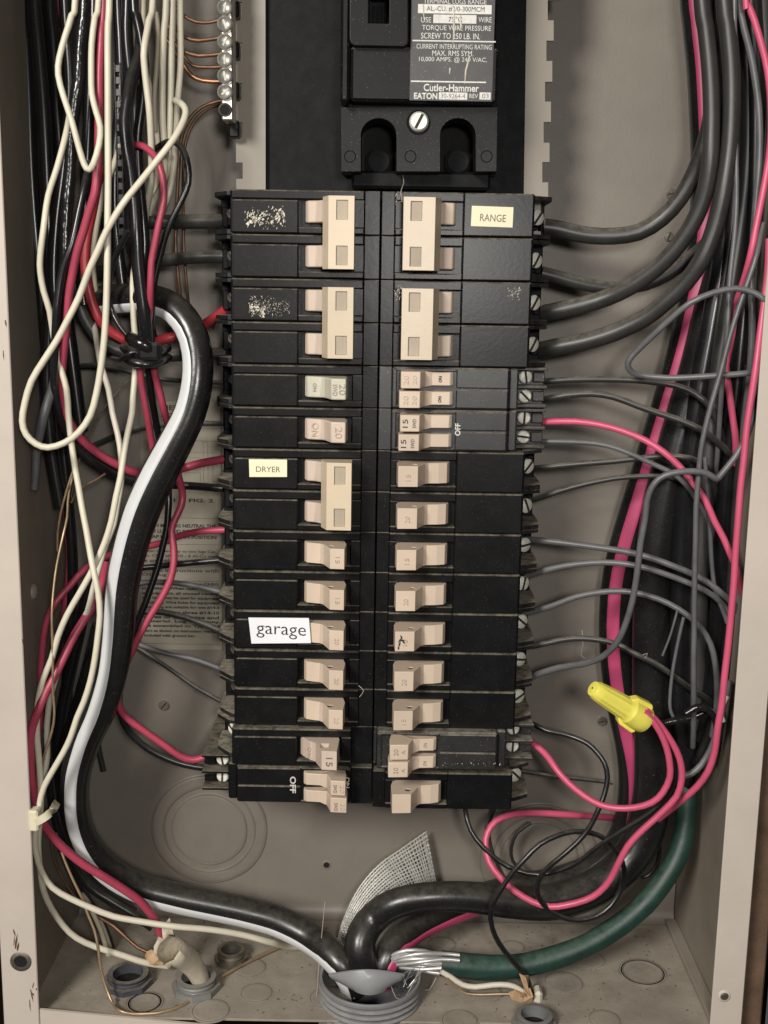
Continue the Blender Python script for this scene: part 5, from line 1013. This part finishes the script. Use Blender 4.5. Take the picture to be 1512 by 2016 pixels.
# small copper/white leads from the strands to the lower right sheath
wire('white_wire', 'white_pvc', 'white wire running from the silver strands to the small white sheath', 11, 82, [(868, 1912, 76), (888, 1924), (910, 1938), (935, 1943), (970, 1939), (1000, 1939), (1022, 1947), (1042, 1966, 78), (1050, 1990, 74)])
wire('copper_wire', 'copper_thin', 'bare wire just below the white one by the small white sheath', 5, 84, [(880, 1926, 78), (900, 1945), (918, 1956), (950, 1958), (980, 1957), (1005, 1957), (1030, 1962, 80), (1046, 1985, 76)], gc, 8)
# ================================================================== wire connector
a = P(1172, 1358, 0.100); b = P(1262, 1413, 0.092); ax = (b - a).normalized(); Ln = (b - a).length
wn = thing('wire_connector', 'yellow winged twist-on wire connector over the right cables', 'wire connector', b)
q_ = depth(a) / F_PX
mb = MB(); n = 26; prof = [(0.0005, -0.0018), (15 * q_, -0.0014), (19 * q_, 0.0002), (20.5 * q_, 0.004), (24 * q_, Ln * 0.60), (25 * q_, Ln * 0.68), (27.5 * q_, Ln * 0.72), (29 * q_, Ln * 0.9), (29 * q_, Ln + 0.0014), (27 * q_, Ln + 0.0022), (25 * q_, Ln - 0.002)]
mb.lathe(prof, a, ax, n, False)
for i in range(len(prof)):           # ribs
    if 2 <= i <= 5:
        for j in range(n):
            if j % 2: c = a + ax * prof[i][1]; p = Vector(mb.v[i * n + j]); mb.v[i * n + j] = tuple(c + (p - c) * 0.93)
put(mb, 'shell', 'wirenut_yellow', wn, smooth=30)
side = ax.cross(Vector((0, 1, 0))).normalized()
for sgn in (-1, 1):
    mb = MB(); pr = [(0.60, 22), (0.70, 33), (0.98, 36), (1.03, 30), (1.0, 20), (0.62, 18)]
    t = Vector((0, -1, 0)); t = (t - ax * t.dot(ax)).normalized() * 0.0022
    for hh in (-1, 1):
        for f_, rr in pr: mb.v.append(tuple(a + ax * Ln * f_ + side * sgn * rr * q_ + t * hh))
    m_ = len(pr); mb.f += [tuple(range(m_)), tuple(range(m_, 2 * m_))] + [(i, (i + 1) % m_, m_ + (i + 1) % m_, m_ + i) for i in range(m_)]
    put(bevel_mesh(mb, 'wing', ORG[wn], 0.0006, 2), 'wing', 'wirenut_yellow', wn)
# ================================================================== conduits on the floor
cb = FL(729, 1919, 0.012); q_ = depth(cb) / F_PX; Rr = 102 * q_
base = Vector((cb.x, cb.y, 0))
cn = thing('conduit_bushing', 'large grey plastic conduit end with threads, centre of the box floor', 'conduit', base)
HR = 0.012
prof = [(Rr * 0.92, -0.02), (Rr * 0.92, HR - 0.001), (Rr * 0.93, HR - 0.0002), (Rr * 0.97, HR), (Rr * 0.985, HR - 0.0008)]
for k in range(8):
    h = HR - 0.003 - k * 0.0031; prof += [(Rr * 0.985, h + 0.0008), (Rr * 0.945, h - 0.0002), (Rr * 0.945, h - 0.0010), (Rr * 0.99, h - 0.0018)]
mb = MB(); mb.lathe(prof, base, (0, 0, 1), 64, False); put(mb, 'threaded_collar', 'grey_conduit', cn, smooth=35)
mb = MB(); mb.lathe([(Rr * 0.91, 0.0006), (Rr * 0.91, 0.0009), (0.0002, 0.0009)], base + Vector((0, 0, -0.02)), (0, 0, 1), 32); put(mb, 'opening', 'dark_hole', cn)
# curved grey sheet tucked in the conduit mouth
mb = MB(); n = 16
for i in range(n + 1):
    t = i / n
    top = FL(647 + 150 * t, 1917 - 9 * math.sin(math.pi * t), 0.0150 + 0.006 * math.sin(math.pi * t)); bot = FL(664 + 126 * t, 1928 + 29 * math.sin(math.pi * t), 0.0085)
    for k in range(5):
        p = top.lerp(bot, k / 4); p.y -= 0.002 * math.sin(math.pi * k / 4); mb.v.append(tuple(p))
    for k in range(5):
        p = top.lerp(bot, k / 4); p.y -= 0.002 * math.sin(math.pi * k / 4) + 0.0010; mb.v.append(tuple(p))
for i in range(n):
    for k in range(4):
        b = i * 10 + k; mb.f.append((b, b + 1, b + 11, b + 10)); mb.f.append((b + 5, b + 6, b + 16, b + 15))
    for k in (0, 4): b = i * 10 + k; mb.f.append((b, b + 5, b + 15, b + 10))
for i in (0, n):
    for k in range(4): b = i * 10 + k; mb.f.append((b, b + 1, b + 6, b + 5))
o = put(mb, 'plastic_sheet', 'grey_sheet', at=P(757, 1930, 0.08), smooth=60); tag(o, 'curved pale grey plastic flap across the mouth of the large conduit', 'flap')
def fitting(label, px, py, h, rpx, m, rings=3, group='conduit fittings in the box floor'):
    c = FL(px, py, h); r = rpx * depth(c) / F_PX; b = Vector((c.x, c.y, 0)); f = thing('conduit_fitting', label, 'conduit fitting', b, group)
    prof = [(r * 0.74, 0.0005), (r * 0.74, h), (r * 0.95, h)]
    for k in range(rings): hh = h - (k + 0.3) * h / (rings + 0.6); prof += [(r, hh + 0.0006), (r * 0.94, hh - 0.0004), (r * 0.94, hh - 0.0012), (r, hh - 0.002)]
    prof += [(r, 0.0005)]
    mb = MB(); mb.lathe(prof, b, (0, 0, 1), 36, False); put(mb, 'collar', m, f, smooth=35)
    mb = MB(); mb.lathe([(r * 1.0, 0.0032), (r * 1.22, 0.003), (r * 1.24, 0.0003)], b, (0, 0, 1), 8, False); put(mb, 'nut', m, f)
    mb = MB(); mb.lathe([(r * 0.74, 0.0006), (r * 0.74, 0.0010), (0.0002, 0.0010)], b, (0, 0, 1), 20); put(mb, 'opening', 'dark_hole', f)
    return f
fitting('dark conduit fitting in the box floor at the far left', 252, 1915, 0.006, 40, 'dark_conduit')
fitting('grey conduit fitting in the box floor holding the torn sheath', 386, 1922, 0.007, 39, 'zinc_conduit')
fitting('small conduit fitting at the lower right edge of the box floor', 1052, 1996, 0.007, 36, 'zinc_conduit', 2)
fitting('far shiny fitting behind the cream wires on the box floor', 455, 1868, 0.007, 27, 'lug_metal', 2)
# torn sheath, left
sp = path([(398, 1938, dd(398, 1938, 0.001), 34), (388, 1914, dd(388, 1914, 0.010), 38), (368, 1888, dd(368, 1888, 0.021), 48), (347, 1875, dd(347, 1875, 0.029), 56), (330, 1870, dd(330, 1870, 0.033), 54)], 60, 40)
ts = thing('cable_sheath', 'torn grey cable sheath with paper filler rising from the left fitting', 'cable sheath', sp[0][0])
mb = MB(); n = 18; mb.frame_tube([p for p, r in sp], [r * random.uniform(0.97, 1.03) for p, r in sp], n, False)
m_ = len(sp)
for j in range(n):
    for i in (m_ - 1, m_ - 2):
        p = Vector(mb.v[i * n + j]); mb.v[i * n + j] = tuple(p + Vector((random.uniform(-1, 1), random.uniform(-1, 1), random.uniform(-1, 1))) * 0.0012)
put(mb, 'jacket', 'sheath_paper', ts, smooth=60)
mb = MB()       # flap standing up
fl_ = [(318, 1825, 64), (334, 1808, 66), (342, 1840, 66), (352, 1875, 64), (333, 1885, 66), (322, 1860, 67)]
for q in fl_: mb.v.append(tuple(P(q[0], q[1], q[2] / 1000)))
for q in fl_: p = P(q[0], q[1], q[2] / 1000); mb.v.append((p.x, p.y + 0.0009, p.z))
mb.f += [tuple(range(6)), tuple(range(6, 12))] + [(i, (i + 1) % 6, 6 + (i + 1) % 6, 6 + i) for i in range(6)]; put(mb, 'flap', 'sheath_paper', ts)
def crumple(c, r, m, parent, name, sx=1.0, sz=1.0):
    bm = bmesh.new(); bmesh.ops.create_icosphere(bm, subdivisions=2, radius=1)
    for v in bm.verts: v.co = Vector((v.co.x * sx, v.co.y * 0.7, v.co.z * sz)) * r * random.uniform(0.65, 1.15) + Vector(c) - ORG[parent]
    me = bpy.data.meshes.new(name); bm.to_mesh(me); bm.free(); return put(me, name, m, parent)
crumple(P(322, 1868, 0.068), 0.0062, 'sheath_paper', ts, 'paper_filler'); crumple(P(309, 1886, 0.066), 0.0058, 'kraft_paper', ts, 'paper_filler', 1.2, 0.7)
# white sheath, lower right
sp = path([(1052, 2012, 74, 30), (1055, 1990, 75, 32), (1058, 1968, 76, 30)], 75, 30)
ws = thing('cable_sheath', 'short white cable sheath with tan paper in the small right fitting', 'cable sheath', sp[0][0])
mb = MB(); mb.frame_tube([p for p, r in sp], [r for p, r in sp], 16); put(mb, 'jacket', 'white_pvc', ws, smooth=60)
pbox(1052, 1955, 1068, 2002, 72, 80, 'inner_wire', 'white_pvc', ws, 0.0014)
mb = MB()
for (pl) in ([(1022, 1917), (1030, 1921), (1036, 1926), (1041, 1921), (1040, 1945), (1044, 1962), (1032, 1950), (1028, 1934)], [(1000, 1955), (1014, 1950), (1034, 1958), (1044, 1972), (1028, 1974), (1008, 1968)], [(1030, 1950), (1044, 1946), (1050, 1962), (1044, 1978), (1032, 1972)]):
    k = len(mb.v); m_ = len(pl)
    for i, q in enumerate(pl): mb.v.append(tuple(P(q[0], q[1], 0.081 + 0.002 * ((i * 7) % 3 - 1))))
    for i in range(m_): p = mb.v[k + i]; mb.v.append((p[0], p[1] + 0.0006, p[2]))
    mb.f += [tuple(k + i for i in range(m_)), tuple(k + m_ + i for i in range(m_))] + [(k + i, k + (i + 1) % m_, k + m_ + (i + 1) % m_, k + m_ + i) for i in range(m_)]
put(mb, 'paper_scrap', 'kraft_paper', ws)
# ================================================================== woven strap by the conduit
st = thing('mesh_strap', 'silvery woven mesh strap curving up behind the big black cable', 'strap', P(690, 1840, 0.04))
LE = spline([(P(x, y, d / 1000), 0) for x, y, d in ((664, 1862, 40), (672, 1825, 38), (690, 1780, 34), (715, 1738, 28), (750, 1700, 22), (790, 1672, 16), (840, 1637, 9))], 0.003)
RE = spline([(P(x, y, d / 1000), 0) for x, y, d in ((694, 1868, 42), (703, 1838, 40), (726, 1805, 36), (760, 1775, 30), (800, 1752, 24), (835, 1742, 18), (859, 1738, 10))], 0.003)
def samp(E_, t): q = t * (len(E_) - 1); i = min(int(q), len(E_) - 2); return E_[i][0].lerp(E_[i + 1][0], q - i)
TT = [(i / 60) for i in range(61)]
mb = MB()
for k in range(13):
    u = k / 12 + random.uniform(-0.012, 0.012); pts_ = [samp(LE, t).lerp(samp(RE, t), u) + Vector((0, -0.0005 * ((i + k) % 2), 0)) for i, t in enumerate(TT)]
    mb.frame_tube(pts_, 0.00048, 5)
o = put(mb, 'warp_cords', 'strap_fibre', st, smooth=60); o['kind'] = 'stuff'
mb = MB()
for k in range(46):
    t = (k + 0.5 + random.uniform(-0.22, 0.22)) / 46; pts_ = [samp(LE, t).lerp(samp(RE, t), u / 12 + (random.uniform(-0.03, 0.03) if u in (0, 12) else 0)) + Vector((0, -0.0004 + 0.0005 * ((u + k) % 2), 0)) for u in range(13)]
    mb.frame_tube(pts_, 0.00042, 5)
o = put(mb, 'weft_cords', 'strap_fibre', st, smooth=60); o['kind'] = 'stuff'
# ================================================================== lint
mb = MB()
for pts_ in ([(793, 345, 70), (795, 360, 76), (789, 378, 82), (792, 398, 83)], [(708, 1372, 90), (716, 1360, 92), (706, 1350, 90)], [(1146, 1240, 30), (1148, 1270, 30), (1144, 1290, 30), (1152, 1296, 30)], [(660, 580, 92), (655, 596, 93)], [(640, 1775, 60), (628, 1900, 70), (620, 2010, 84)], [(1265, 1290, 80), (1275, 1286, 82), (1270, 1296, 80)], [(830, 1900, 80), (800, 1960, 84), (780, 1965, 84), (770, 1940, 82)], [(742, 1290, 74), (748, 1310, 74), (744, 1330, 74)]):
    s_ = path(pts_, 70, 1.6); mb.frame_tube([p for p, r in s_], [r for p, r in s_], 4)
o = put(mb, 'lint', 'dust_fibre'); tag(o, 'loose hairs of lint and cobweb caught on the breakers and cables', None, None, 'stuff')
